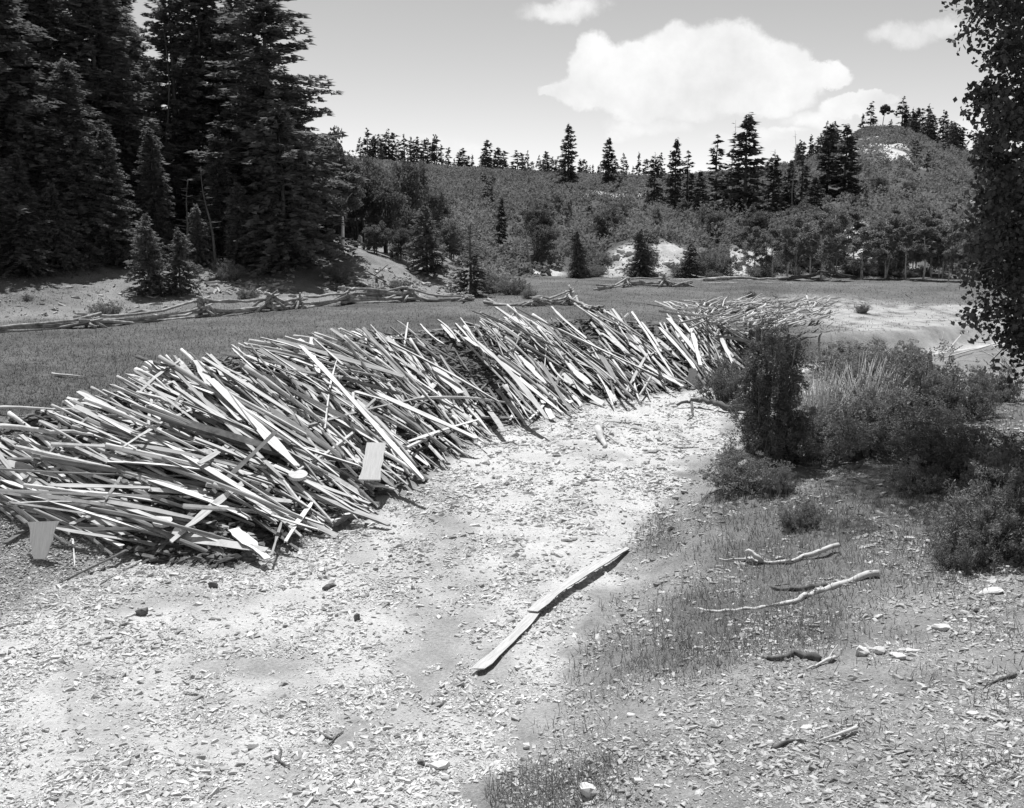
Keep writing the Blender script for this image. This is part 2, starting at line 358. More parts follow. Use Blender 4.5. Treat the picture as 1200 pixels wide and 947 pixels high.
# ------------------------------------------------------------------ gravel, chips, litter (stuff)
def px_scatter(n, x0, x1, y0, y1, rs):
    px = x0+(x1-x0)*rs.random(n); py = y0+(y1-y0)*rs.random(n); x, y, z, ok = hit(px, py, ymax=120)
    return x[ok], y[ok], z[ok]
rs = np.random.default_rng(5)
x, y, z = px_scatter(330000, -60, 1260, 430, 1000, rs)
w = look(grav, x, y); E_ = look(gE, x, y); cl = fbm(x*1.6, y*1.6, 3)
d_ = np.hypot(x, y)
keep = (w > .3) & (rs.random(len(x)) < np.clip(.52+cl*1.3, .12, 1))
xx, yy, zz = x[keep], y[keep], z[keep]; n = len(xx)
sz = .010+.022*rs.random(n)**2+.06*rs.random(n)**16; sz *= np.clip(np.hypot(xx, yy)/15, .8, 1.5)
V, Fq = stones(np.stack([xx, yy, zz+sz*.1], 1), sz*(1.2+1.2*rs.random(n)), sz*(.5+.6*rs.random(n)), sz*(.35+.4*rs.random(n)), rs, .8)
tag(mk('gravel', V, Fq, M['chips']), 'pale broken stone chips strewn over the dry wash bed', 'gravel', kind='stuff')
keep = (E_ > -.1) & (w < .7) & (rs.random(len(x)) < np.clip(.55+cl*1.1-.45*look(grass, x, y), .05, 1))
xx, yy, zz = x[keep], y[keep], z[keep]; n = len(xx)
sz = .009+.020*rs.random(n)**2+.07*rs.random(n)**14; sz *= np.clip(np.hypot(xx, yy)/15, .65, 1.4)
V, Fq = stones(np.stack([xx, yy, zz+sz*.1], 1), sz*1.7, sz*(.5+.5*rs.random(n)), sz*.4, rs, .6)
tag(mk('rubble', V, Fq, M['chipsR']), 'grey wood chips and broken stone over the near bank', 'rubble', kind='stuff')
keep = (look(gT, x, y) > -.6) & (look(gC, x, y) < 0) & (look(litter, x, y) < .5) & (x < -3.5) & (rs.random(len(x)) < .7)
xx, yy, zz = x[keep], y[keep], z[keep]; n = len(xx); sz = .012+.03*rs.random(n)**2
V, Fq = stones(np.stack([xx, yy, zz+sz*.1], 1), sz*1.9, sz*(.5+.5*rs.random(n)), sz*.4, rs, .7)
tag(mk('rubble', V, Fq, M['chipsR']), 'grey chips and pebbles on the eroding bank under the left end of the heap', 'rubble', kind='stuff')
for (x0, x1, y0, y1, nn_) in ((200, 345, 306, 346, 420), (380, 545, 312, 348, 420), (-20, 240, 330, 372, 160), (700, 1050, 296, 322, 500)):
    xx, yy, zz = px_scatter(nn_, x0, x1, y0, y1, rs); n = len(xx); sz = .06+.22*rs.random(n)**3
    V, Fq = stones(np.stack([xx, yy, zz+.02], 1), sz*(1.2+2*rs.random(n)), sz*.5, sz*.4, rs, .8)
    tag(mk('litter', V, Fq, M['chipsR']), 'scattered sticks and stones littering the slope', 'litter', kind='stuff')
# bark litter in the heap
x, y, z = px_scatter(30000, -60, 900, 370, 690, rs); k = look(litter, x, y) > .4; xx, yy, zz = x[k], y[k], z[k]; n = len(xx)
sz = .07+.25*rs.random(n)**2; V, Fq = stones(np.stack([xx, yy, zz+.02], 1), sz*1.8, sz*.35, sz*.18, rs, .9)
tag(mk('bark_litter', V, Fq, M['bark']), 'dark bark scraps and splinters filling the gaps of the slab heap', 'bark litter', kind='stuff')
# ------------------------------------------------------------------ grass
x, y, z = px_scatter(170000, -80, 1300, 318, 520, rs); k = (rs.random(len(x)) < look(grass, x, y)*.95) & (look(gE, x, y) < 0) & (look(litter, x, y) < .3)
xx, yy, zz = x[k], y[k], z[k]; n = len(xx); d = np.hypot(xx, yy)
Hh = .03+.08*rs.random(n)**2; V, Ft = blades(xx, yy, zz, Hh, .012+.0005*d, rs, 1.4)
tag(mk('meadow_grass', V, Ft, M['grass']), 'short grey grass covering the flat meadow', 'grass', kind='stuff')
x, y, z = px_scatter(120000, 480, 1300, 430, 1000, rs)
dens = np.clip(look(rightgr, x, y)*1.2+.5*fbm(x*1.2, y*1.2, 3), 0, 1)*(look(gE, x, y) > -.25)
k = rs.random(len(x)) < dens*.8; xx, yy, zz = x[k], y[k], z[k]; n = len(xx)
Hh = .04+.16*rs.random(n)**2; V, Ft = blades(xx, yy, zz, Hh, .006+.0006*np.hypot(xx, yy), rs, 1.)
tag(mk('bank_grass', V, Ft, M['drygrass']), 'thin mixed grass and weeds on the near bank', 'grass', kind='stuff')
# ------------------------------------------------------------------ conifers
def conifer(seed, H, Rr, base=.06, dz=.33, nb=9, prof=.8, gap=.08, tl=.42, tw=.12, droop=.12, step=.26, tri=3, rag=.25, dead=0., lean=0.):
    rs = np.random.default_rng(seed); tb = Bag(); fb = Bag()
    zs = np.linspace(0, H, 10); tx = lean*(zs/H)**2+.06*np.sin(zs*.7+seed)*(zs/H); r0 = .012*H+.05
    pts = np.stack([tx, .05*np.cos(zs*.6)*(zs/H), zs], 1); pts[0, 2] = -.4
    add_tube(tb, pts, np.linspace(r0, .02, 10), sides=7)
    z = base*H; VV = []
    lump = [(rs.random()*2*np.pi, rs.random(), .5+rs.random()) for _ in range(7)]
    while z < H*.995:
        t = (z/H-base)/(1-base); Rz = Rr*((1-t)**prof)*min(1, .55+t*6)+.10*min(1, (1-t)*8)
        isdead = z/H > 1-dead
        for q in range(max(3, int(nb*(1-.35*t)))):
            if rs.random() < gap: continue
            az = rs.random()*2*np.pi; L = Rz*(1-rag+rag*1.6*rs.random())
            for (la, lt, lw) in lump:
                if abs(t-lt) < .09: L *= 1+.45*lw*math.cos(az-la)*(1-abs(t-lt)/.09)
            L = max(L, .12)
            el = R(-12+44*t**1.5+rs.normal()*13); cx_ = np.interp(z, zs, tx)
            if isdead:
                if rs.random() < .45:
                    p0 = np.array([cx_, 0, z]); dv = np.array([math.cos(az)*math.cos(el), math.sin(az)*math.cos(el), math.sin(el)])
                    add_tube(tb, [p0, p0+dv*L*.6, p0+dv*L*1.2+np.array([0, 0, -.08*L])], [.03, .02, .008], sides=3)
                continue
            n = max(2, int(L/step)); s = (np.arange(n)+rs.random(n)*.8)/n*.86+.14
            hx = math.cos(az); hy = math.sin(az); rad = s*L*math.cos(el)
            zz = z+dz*1.1*(rs.random()-.5)*1.6+s*L*math.sin(el)-droop*(s*L)**1.5+.10*np.maximum(0, s-.7)*L
            c = np.stack([cx_+hx*rad, hy*rad, zz], 1)
            for m in range(tri):
                sa = (rs.random(n)-.5)*2.3; tx_ = np.cos(az+sa); ty_ = np.sin(az+sa)
                ln = tl*(.6+.8*rs.random(n))*(1.15-.45*s)*min(1, .35+L/1.2)
                tv = np.stack([tx_*ln, ty_*ln, (-.28+.35*rs.random(n))*ln], 1)
                ww = tw*(.6+.8*rs.random(n)); roll = rs.normal(0, .9, n)
                sd = np.stack([-ty_*np.cos(roll), tx_*np.cos(roll), np.sin(roll)], 1)*ww[:, None]
                c2 = c+(rs.random((n, 3))-.5)*np.array([.16, .16, .34])*min(1, H/10)
                VV.append(np.stack([c2-sd, c2+sd, c2+tv], 1).reshape(-1, 3))
        z += dz*(.7+.6*rs.random())*(1-.3*t)
    V = np.concatenate(VV); fb.add(V, np.arange(len(V)).reshape(-1, 3)); return tb, fb, H
PROTO = {}
def proto(key, bark, leaf, fn):
    tb, fb, H = fn; t = tb.build('trunk', bark, smoothf=True, link=False).data; f = fb.build('crown', leaf, link=False).data
    PROTO[key] = (t, f, H)
print('conifers')
proto('sA', M['trunk'], M['spruce'], conifer(1, 20, 3.6, .02, prof=.6, nb=13, dz=.30, tl=.42, tw=.10, gap=.04, tri=6))
proto('sB', M['trunk'], M['spruce'], conifer(2, 20, 3.1, .04, prof=.55, nb=12, dz=.31, rag=.4, gap=.08, tl=.42, tw=.10, tri=6))
proto('sC', M['trunk'], M['fir'], conifer(3, 20, 2.9, .08, prof=.38, nb=9, dz=.36, rag=.55, gap=.2, tl=.42, tw=.11, droop=.04, tri=6))
proto('sD', M['trunk'], M['fir'], conifer(4, 12, 3.4, .02, prof=.6, nb=12, dz=.30, rag=.35, gap=.05, tl=.5, tw=.14, droop=.16))
proto('sE', M['trunk'], M['spruce'], conifer(5, 5, 1.75, .05, prof=.8, nb=9, dz=.17, tl=.30, tw=.075, step=.15, droop=.05))
proto('sF', M['trunk'], M['spruce'], conifer(6, 5, 1.4, .05, prof=.8, nb=8, dz=.17, tl=.26, tw=.07, step=.15, dead=.42))
proto('sG', M['trunk'], M['farcon'], conifer(7, 14, 2.2, .02, prof=.62, nb=8, dz=.42, tl=.6, tw=.2, step=.34, rag=.35))
proto('sH', M['trunk'], M['farcon'], conifer(8, 14, 1.9, .03, prof=.7, nb=7, dz=.5, tl=.6, tw=.2, step=.34, rag=.5, gap=.2))
proto('sI', M['trunk'], M['farcon'], conifer(9, 14, 2.3, .03, prof=.55, nb=8, dz=.5, tl=.62, tw=.2, step=.34, rag=.5, gap=.15, dead=.12))
FAR = []
for k in range(5):
    tb, fb, H = conifer(20+k, 7, [1.1, 1.5, 1.3, 1.8, 1.0][k], .05, dz=.45, nb=6, prof=[.7, .5, .9, .4, .8][k], tl=.7, tw=.25, step=.4, tri=2, rag=.5, gap=.2)
    fb.V += [v for v in tb.V]; 
    b = Bag(); b.V = fb.V[:1]+tb.V; off = len(fb.V[0])
    b.F[3] = [fb.F[3][0]]+[f+off for f in tb.F[3]]; b.F[4] = [f+off for f in tb.F[4]]
    b.M[3] = [fb.M[3][0]]+[m+1 for m in tb.M[3]]; b.M[4] = [m+1 for m in tb.M[4]]; b.n = off+tb.n
    FAR.append(b.build('ridge_conifer', [M['farcon'], M['trunk']], link=False).data)
def tree(name, key, p, H, label, cat, group, wid=1., rz=None):
    t, f, H0 = PROTO[key]; e = empty(name, p, random.random()*6.28 if rz is None else rz); s = H/H0; e.scale = (s*wid, s*wid, s)
    for nm, me in (('trunk', t), ('crown', f)):
        o = bpy.data.objects.new(nm, me); COL.objects.link(o); o.parent = e
    return tag(e, label, cat, group)
GL = 'tall conifers at the left edge of the meadow'
for (px, d, top, key, wid, lab) in [
    (10, 46, -120, 'sA', 1.25, 'huge dark spruce cut by the left border of the photo'),
    (62, 51, -90, 'sA', 1.1, 'dense dark spruce just right of the one on the left border'),
    (95, 47, 70, 'sB', 1.3, 'shorter dark spruce in front of the left stand, low boughs on pale soil'),
    (128, 53, -70, 'sA', 1.2, 'massive black spruce whose top leaves the frame above the left stand'),
    (133, 48, 150, 'sA', 1.3, 'broad bough-skirted spruce with deep shadow under it'),
    (30, 43.5, 180, 'sA', 1.5, 'low wide spruce spreading at the far left on the pale slope'),
    (170, 57, 22, 'sC', .9, 'thin ragged spruce top standing in the sky gap of the left stand'),
    (192, 62, 75, 'sC', 1., 'pale young fir filling the sky gap, behind the left stand'),
    (186, 50, 150, 'sB', 1.1, 'dark spruce behind the two little meadow spruces'),
    (216, 56, -25, 'sC', .95, 'ragged conifer with bare dead branches near its top'),
    (248, 57, -60, 'sB', 1., 'dense tall spruce right of the dead-branched conifer'),
    (262, 52, 150, 'sB', 1.15, 'mid-height spruce with a thin leaning dead stem beside it'),
    (290, 58, -25, 'sC', 1.0, 'open-crowned fir left of the tallest fir with see-through boughs'),
    (322, 54, -30, 'sC', 1.35, 'tallest open fir at the right end of the left stand'),
    (335, 51, 120, 'sD', 1.0, 'very broad drooping fir with a black shaded right flank'),
    (285, 50.5, 215, 'sD', .75, 'small spreading fir nestled under the tall open firs'),
    (302, 55, 110, 'sD', .8, 'grey bushy fir standing behind the broad drooping fir'),
    (45, 55, -160, 'sB', 1.3, 'tall spruce closing the gap between the two left-border spruces'),
    (150, 60, -60, 'sA', .9, 'dark spruce at the left side of the sky gap'),
    (232, 63, 40, 'sB', 1.2, 'spruce in the back row behind the dead-branched conifer'),
    (275, 64, 20, 'sA', 1.1, 'back row spruce between the open-crowned firs'),
    (310, 62, 60, 'sB', 1.2, 'back row spruce behind the tallest open fir'),
    (350, 58, 90, 'sC', 1.2, 'shoulder fir right of and behind the tallest open fir'),
    (205, 54, 190, 'sD', .9, 'bushy fir low in the middle of the left stand'),
    (235, 50, 240, 'sD', .7, 'low fir skirt directly right of the two little meadow spruces'),
    (70, 45, 215, 'sD', .8, 'low bushy fir at the front of the left stand above pale soil'),
    (366, 61, 150, 'sD', .7, 'rounded fir between the broad drooping fir and white aspen trunk')]:
    p = at(px, d); tree('conifer', key, p, top_h(px, top, p), lab, 'conifer', GL, wid*(1.25 if key in ('sC', 'sD') else 1.1))
p = P(176, 347); tree('small_spruce', 'sE', p, top_h(176, 252, p), 'small spruce alone on pale soil before the left stand, taller of a pair', 'spruce', 'two small meadow spruces')
p = P(212, 344); tree('small_spruce', 'sE', p, top_h(212, 268, p), 'small bushy spruce, shorter and right one of the meadow pair', 'spruce', 'two small meadow spruces', 1.05)
p = P(552, 347); tree('small_spruce', 'sF', p, top_h(552, 262, p), 'little spruce with a bare grey dead top beside the fence end', 'spruce', None, 1.25)
p = P(500, 322); tree('small_spruce', 'sE', p, top_h(500, 238, p), 'dark conical spruce among the broadleaf trees behind the fence', 'spruce', None, 1.0)
GM = 'conifers standing in the valley before the hill'
for (px, d, top, key, wid, lab) in [
    (588, 86, 232, 'sG', .9, 'slim dark spruce left of the pale dead snag at the hill foot'),
    (618, 92, 240, 'sH', .8, 'narrow spruce just behind the pale dead snag'),
    (668, 112, 234, 'sG', .8, 'black narrow spruce in mid-slope brush below the tallest hill tree'),
    (676, 71.5, 268, 'sD', .75, 'squat dark spruce with wide skirts at the edge of the meadow'),
    (665, 175, 146, 'sG', 1.15, 'columnar tall spruce standing alone against sky at frame centre'),
    (712, 180, 162, 'sG', .95, 'second lone skyline spruce right of the columnar one'),
    (765, 130, 178, 'sI', .8, 'thin grey bare-topped conifer at the left of the valley stand'),
    (789, 128, 163, 'sG', .75, 'slender spiky spruce near the left of the valley stand'),
    (803, 122, 176, 'sH', 1.05, 'spruce leaning against the slender spiky one'),
    (836, 118, 157, 'sH', 1.15, 'tall irregular spruce with a thin bare spike beside it'),
    (870, 112, 135, 'sG', 1.15, 'tallest broad spruce of the valley stand'),
    (818, 112, 200, 'sG', 1.1, 'short dark spruce between two tall ones of the valley stand'),
    (903, 116, 175, 'sI', 1.0, 'sparse grey conifer right of the tallest valley spruce'),
    (922, 120, 188, 'sG', 1.0, 'dull low spruce behind the sparse grey conifer'),
    (936, 118, 166, 'sH', .85, 'narrow spruce with stepped crown in right part of the valley stand'),
    (965, 122, 146, 'sG', 1.0, 'left one of the two dark crowded spruces below the peak'),
    (985, 120, 146, 'sG', 1.15, 'right one of the two dark crowded spruces below the peak'),
    (951, 108, 208, 'sG', 1.3, 'broad low spruce at the feet of the crowded pair'),
    (1010, 95, 215, 'sH', .7, 'narrow dark spruce standing among the pale aspens'),
    (750, 71.3, 268, 'sD', 1., 'round dark bushy conifer on the meadow edge by white soil'),
    (808, 71.5, 284, 'sE', 1.2, 'small dark conifer on the white eroded bank'),
    (1040, 90, 255, 'sG', 1.1, 'dark low spruce behind the right aspens'),
    (1082, 130, 225, 'sG', 1., 'dark spruce on the lower peak slope'),
    (880, 95, 240, 'sD', .9, 'bushy dark conifer filling the space under the tallest valley spruce')]:
    p = at(px, d); tree('conifer', key, p, top_h(px, top, p), lab, 'conifer', GM, wid*(1.45 if px > 700 and key[1] in 'GHI' else 1.15))
# ridge and hillside conifers
rs = np.random.default_rng(31)
def far_tree(px, d, hpx, lab, grp):
    p = at(px, d); H = hpx/F*d*(1.25 if px > 900 else 1.08); o = bpy.data.objects.new('ridge_conifer', FAR[rs.integers(5)]); COL.objects.link(o)
    o.location = (p.x, p.y, p.z-.2); s = H/7; w = s*(.95+.7*rs.random()); o.scale = (w, w, s); o.rotation_euler = (0, 0, rs.random()*6.28)
    tag(o, lab, 'conifer', grp)
px = 425.
while px < 780:
    hp = 13+15*rs.random()**1.4+(8 if 430 < px < 525 else 0); far_tree(px, 322+rs.random()*16, hp, 'small dark conifer in the row along the left skyline ridge', 'conifers along the left skyline ridge'); px += 2.5+7.5*rs.random()**1.5
for (a, h, lab) in [(449, 24, 'tallest conifer of the close row on the left end of the ridge'), (571, 34, 'broad dark ridge conifer rising above its neighbours at left centre'), (612, 20, 'bushy ridge conifer with a bare spike beside it'), (640, 27, 'dark ridge conifer just left of the columnar lone spruce'), (580, 22, 'dark bushy conifer on slope just below the broad ridge one')]:
    far_tree(a, 318, h, lab, None)
px = 955.
for (a, hp, lab) in [(962, 30, 'left-end conifer of the peak skyline'), (972, 26, 'conifer beside the left-end one on the peak'), (1012, 26, 'thin conifer left of the umbrella pine on the peak'), (1048, 30, 'bushy conifer on the crest of the peak, right of the umbrella pine'), (1068, 26, 'dark conifer just right of the crest of the peak'), (1078, 32, 'spiky conifer on the peak shoulder'), (1096, 32, 'round-headed conifer down the peak right shoulder'), (1108, 26, 'conifer between round-headed one and foliage at right edge'), (1003, 18, 'short conifer above the white outcrop')]:
    far_tree(a, 322, hp, lab, None)
for k in range(60):
    a = [1046+90*rs.random(), 925+55*rs.random(), 1050+110*rs.random()][k % 3]; far_tree(a, 300+30*rs.random(), 14+12*rs.random(), 'dark conifer of the scattered cover around the peak', 'conifers around the peak')
for k in range(34):
    a = 560+600*rs.random(); d = 105+180*rs.random(); far_tree(a, d, (16+14*rs.random())*170/(d+60), 'small dark conifer rising from the brush of the hillside', 'conifers dotted over the hillside brush')
# umbrella pine on the peak
def leaf_cloud(C, rad, n, size, rs, flat=1., asp=.6):
    """n small diamond leaves round the points C"""
    k = rs.integers(len(C), size=n); v = rs.normal(size=(n, 3)); v /= np.linalg.norm(v, axis=1)[:, None]
    rr_ = rs.random(n)**.45; rad = np.broadcast_to(np.asarray(rad, float), (len(C),))
    c = C[k]+v*(rr_*rad[k])[:, None]*np.array([1, 1, flat]); a = rs.normal(size=(n, 3)); a /= np.linalg.norm(a, axis=1)[:, None]
    b = np.cross(a, rs.normal(size=(n, 3))); b /= np.linalg.norm(b, axis=1)[:, None]+1e-9; s = size*(.6+.8*rs.random(n))[:, None]
    V = np.stack([c-a*s, c+b*s*asp, c+a*s, c-b*s*asp], 1).reshape(-1, 3); return V, np.arange(4*n).reshape(-1, 4)
def broad(seed, H, W, nlimb, ncl, nleaf, size, trunk_r, base=.3, stems=1, flat=.8, clr=.28, lean=0):
    rs = np.random.default_rng(seed); tb = Bag(); fb = Bag(); C = []
    for s in range(stems):
        bx, by = (rs.random(2)-.5)*W*.25*(stems > 1); lx, ly = rs.normal(0, .06*H, 2)*(1 if stems > 1 else .5); lx += lean
        zs = np.linspace(0, H*.85, 8); tr = np.stack([bx+lx*(zs/H)+.03*H*np.sin(zs/H*7+s)*.5, by+ly*(zs/H), zs], 1); tr[0, 2] = -.3
        add_tube(tb, tr, np.linspace(trunk_r, trunk_r*.25, 8), sides=8, jit=.08, rs=rs)
        for l in range(nlimb):
            t = base+(.95-base)*(l+rs.random())/nlimb; z0 = t*H*.85; p0 = np.array([np.interp(z0, zs, tr[:, 0]), np.interp(z0, zs, tr[:, 1]), z0])
            az = rs.random()*6.28; L = W*.5*(.5+.6*rs.random())*math.sin(math.pi*min(1, .25+.7*(t-base)/(1-base)))**.6
            p2 = p0+np.array([math.cos(az)*L, math.sin(az)*L, L*(.35+.6*rs.random())]); p2[2] = min(p2[2], H*.97); p1 = (p0+p2)/2+np.array([0, 0, .12*L])
            add_tube(tb, [p0, p1, p2], [trunk_r*.4*(1-t*.5), trunk_r*.22, trunk_r*.06], sides=5)
            for c in range(ncl): C.append(p0+(p2-p0)*(.45+.6*rs.random())+rs.normal(0, W*.07, 3))
        C.append(tr[-1]+np.array([0, 0, H*.05]))
    C = np.array(C); V, Fq = leaf_cloud(C, W*clr*(.5+.7*rs.random(len(C)))*.5, nleaf, size, rs, flat); k = V[:, 2].reshape(-1, 4).min(1) > .05
    fb.add(V, Fq[k]); return tb, fb, H
print('broadleaf')
proto('asp', M['aspenbark'], M['aspenleaf'], broad(41, 7, 3.0, 14, 3, 6200, .085, .08, .24))
proto('asp2', M['aspenbark'], M['aspenleaf'], broad(42, 7, 3.2, 12, 3, 6200, .09, .065, .2, stems=2))
proto('asp3', M['aspenbark'], M['aspenleaf'], broad(43, 7, 2.6, 13, 3, 5600, .085, .075, .28))
proto('oak', M['trunk'], M['oakleaf'], broad(44, 5, 4.6, 9, 4, 9000, .10, .10, .12, stems=3))
proto('oak2', M['trunk'], M['oakleaf'], broad(45, 5, 4.0, 8, 4, 7600, .10, .10, .1, stems=3))
proto('bigasp', M['whitebark'], M['oakleaf'], broad(46, 9, 4.2, 14, 4, 13000, .085, .17, .42, lean=.4))
proto('pine', M['trunk'], M['farcon'], broad(47, 9, 6.5, 9, 4, 2600, .28, .2, .6, flat=.45, clr=.3))
p = at(1026, 322); tree('umbrella_pine', 'pine', p, 8.5, 'flat-topped pine with clear trunk on the crest of the peak', 'pine', None, .8)
p = P(401, 298); tree('aspen', 'bigasp', p, top_h(400, 165, p), 'white-trunked aspen on the knoll behind the fence', 'aspen', None, 1., 1.)
GB = 'broadleaf trees behind the fence'
for (px, d, top, key, wid, lab) in [(425, 61, 185, 'oak', .75, 'grey-leaved tree right beside the white-trunked aspen'), (452, 60, 215, 'oak2', .9, 'bushy broadleaf tree left of the dark conical spruce'), (478, 66, 190, 'oak', .7, 'tall round broadleaf tree behind the conical spruce'), (440, 57, 262, 'oak2', 1.1, 'low leafy tree at the foot of the knoll'), (470, 57, 268, 'oak', 1.0, 'low leafy tree touching the conical spruce on its left'), (530, 68, 262, 'oak2', 1.1, 'soft grey bush-like tree right of the conical spruce'), (384, 62, 160, 'oak2', .7, 'leafy tree crown left of the white-trunked aspen'), (505, 72, 225, 'oak', .8, 'pale leafy tree whose crown shows above the conical spruce')]:
    p = at(px, d); tree('broadleaf_tree', key, p, top_h(px, top, p), lab, 'tree', GB, wid)
rs = np.random.default_rng(77)
for k, (px, d, top) in enumerate([(872, 76, 262), (888, 74, 262), (905, 71, 258), (922, 69, 252), (938, 72, 246), (950, 70, 256), (962, 68, 243), (980, 73, 240), (1000, 75, 238), (1022, 74, 248), (1036, 71, 246), (1050, 73, 250), (1062, 69, 252), (1074, 74, 240), (1082, 68, 246), (1092, 72, 252), (1100, 71, 255), (1112, 67, 250), (1125, 70, 245), (1142, 69, 240), (1160, 71, 240), (930, 76, 240), (970, 77, 236), (1045, 77, 238), (1090, 76, 240), (1015, 70, 262)]):
    p = at(px, d); tree('aspen', ['asp', 'asp2', 'asp3'][k % 3], p, top_h(px, top, p), 'pale-trunked aspen of the grove at the meadow edge under the peak', 'aspen', 'aspens at the far right edge of the meadow', 1.1+.4*rs.random())
for k in range(32):
    px = 590+490*rs.random(); d = 77+45*rs.random()**1.2; top = 251-(d-77)*.45+rs.normal()*9
    if d < 84: top += 18
    if 700 < px < 900 and d < 84: continue
    p = at(px, d); tree('broadleaf_tree', ['oak', 'oak2', 'asp2'][k % 3], p, max(2., top_h(px, top, p)), 'leafy grey tree of the thicket at the foot of the hill', 'tree', 'thicket trees at the foot of the hill', .9+.3*rs.random())
# ------------------------------------------------------------------ hillside brush (stuff)
print('brush')
rs = np.random.default_rng(91); N = 17000
yy = np.concatenate([np.sqrt(rs.random(N-900)*(338.**2-76**2)+76**2), 72.5+14*rs.random(900)]); uu = (rs.random(N)*1.35-.62); xx = uu*yy
wv = look(white, xx, yy); k = (wv < .22) & (rs.random(N) < .9) & ((yy > 79) | (rs.random(N) < .6)); xx, yy = xx[k], yy[k]; zz = hgt(xx, yy); n = len(xx)
sz = (.8+1.3*rs.random(n)**1.5)*(.85+.5*fbm(xx*.04, yy*.04))*np.clip((yy-60)/28, .4, 1); m = 90
v = rs.normal(size=(n, m, 3)); v /= np.linalg.norm(v, axis=2)[..., None]; v[..., 2] = np.abs(v[..., 2])*1.05
c = np.stack([xx, yy, zz], 1)[:, None]+v*sz[:, None, None]*(.75+.35*rs.random((n, m, 1))); c = c.reshape(-1, 3)
a = rs.normal(size=c.shape); a /= np.linalg.norm(a, axis=1)[:, None]; b = np.cross(a, rs.normal(size=c.shape)); b /= np.linalg.norm(b, axis=1)[:, None]
s = (.075+.185*np.repeat(yy, m)/330)[:, None]*(.6+.8*rs.random((len(c), 1)))*1.1
V = np.stack([c-a*s, c+a*s, c+b*s*1.3], 1).reshape(-1, 3)
tag(mk('brush', V, np.arange(len(V)).reshape(-1, 3), M['brush']), 'low oak brush covering the hillside behind the meadow', 'brush', kind='stuff')
# ------------------------------------------------------------------ shrubs near the camera
def shrub(seed, W, H, nst, nleaf, size, leafm, stem='trunk', vert=.6, twigr=.012):
    rs = np.random.default_rng(seed); tb = Bag(); fb = Bag(); C = []
    for s_ in range(nst):
        az = rs.random()*6.28; rr_ = math.sqrt(rs.random())*W*.5; h = H*(.55+.5*rs.random())*(1-.5*(rr_/(W*.5))**2)
        p0 = np.array([math.cos(az)*rr_*.35, math.sin(az)*rr_*.35, -.05]); p2 = np.array([math.cos(az)*rr_, math.sin(az)*rr_, h]); p1 = p0*.4+p2*.6+np.array([0, 0, -.1*h])+rs.normal(0, .04*W, 3)
        add_tube(tb, [p0, p1, p2], [twigr*1.6, twigr, twigr*.35], sides=4)
        for q in (.3, .45, .6, .7, .8, .9, 1., 1.05): C.append(p0+(p2-p0)*q+rs.normal(0, .055*W, 3))
    C = np.array(C); C[:, 2] = np.abs(C[:, 2]); V, Fq = leaf_cloud(C, .045*W*(.4+1.2*rs.random(len(C))), nleaf, size, rs, vert*1.5, .35); fb.add(V, Fq); return tb, fb, H
print('shrubs')
proto('sh1', M['trunk'], M['shrub'], shrub(51, 2.2, 1.1, 60, 26000, .024, 0))
proto('sh2', M['trunk'], M['shrub'], shrub(52, 1.8, 1.0, 50, 21000, .024, 0))
proto('sh3', M['trunk'], M['shrub'], shrub(53, 1.5, .6, 50, 13000, .02, 0))
proto('bare', M['twig'], M['shrub'], shrub(54, 2.2, 1.15, 170, 2500, .02, 0, twigr=.011))
def juniper(seed):
    rs = np.random.default_rng(seed); tb = Bag(); fb = Bag(); C = []; H = 3.2
    for s_ in range(48):
        az = rs.random()*6.28; h = H*(.25+.77*rs.random()**.8); w = 1.02*(1-(h/H)**1.3*.62)*rs.random()**.4
        p0 = np.array([0, 0, -.1])+rs.normal(0, .08, 3)*[1, 1, 0]; p2 = np.array([math.cos(az)*w+.12, math.sin(az)*w, h]); p1 = p0*.5+p2*.5+np.array([math.cos(az)*.12, math.sin(az)*.12, 0])
        add_tube(tb, [p0, p1, p2], [.03, .018, .006], sides=5)
        for q in np.linspace(.15, 1., 11): C.append(p0+(p2-p0)*q+np.array([math.cos(az)*.15*math.sin(q*3.1), math.sin(az)*.15*math.sin(q*3.1), 0])+rs.normal(0, .09, 3))
    C = np.array(C); C[:, 2] = np.abs(C[:, 2]); V, Fq = leaf_cloud(C, .12*(.4+1.1*rs.random(len(C))), 60000, .028, rs, 1.5, .35); fb.add(V, Fq); return tb, fb, H
proto('jun', M['trunk'], M['juniper'], juniper(61))
p = P(896, 545); tree('juniper', 'jun', p, top_h(900, 374, p), 'tall dark upright juniper at the edge of the wash', 'juniper', None, 1.12, 0)
GS = 'leafy shrubs behind and beside the juniper'
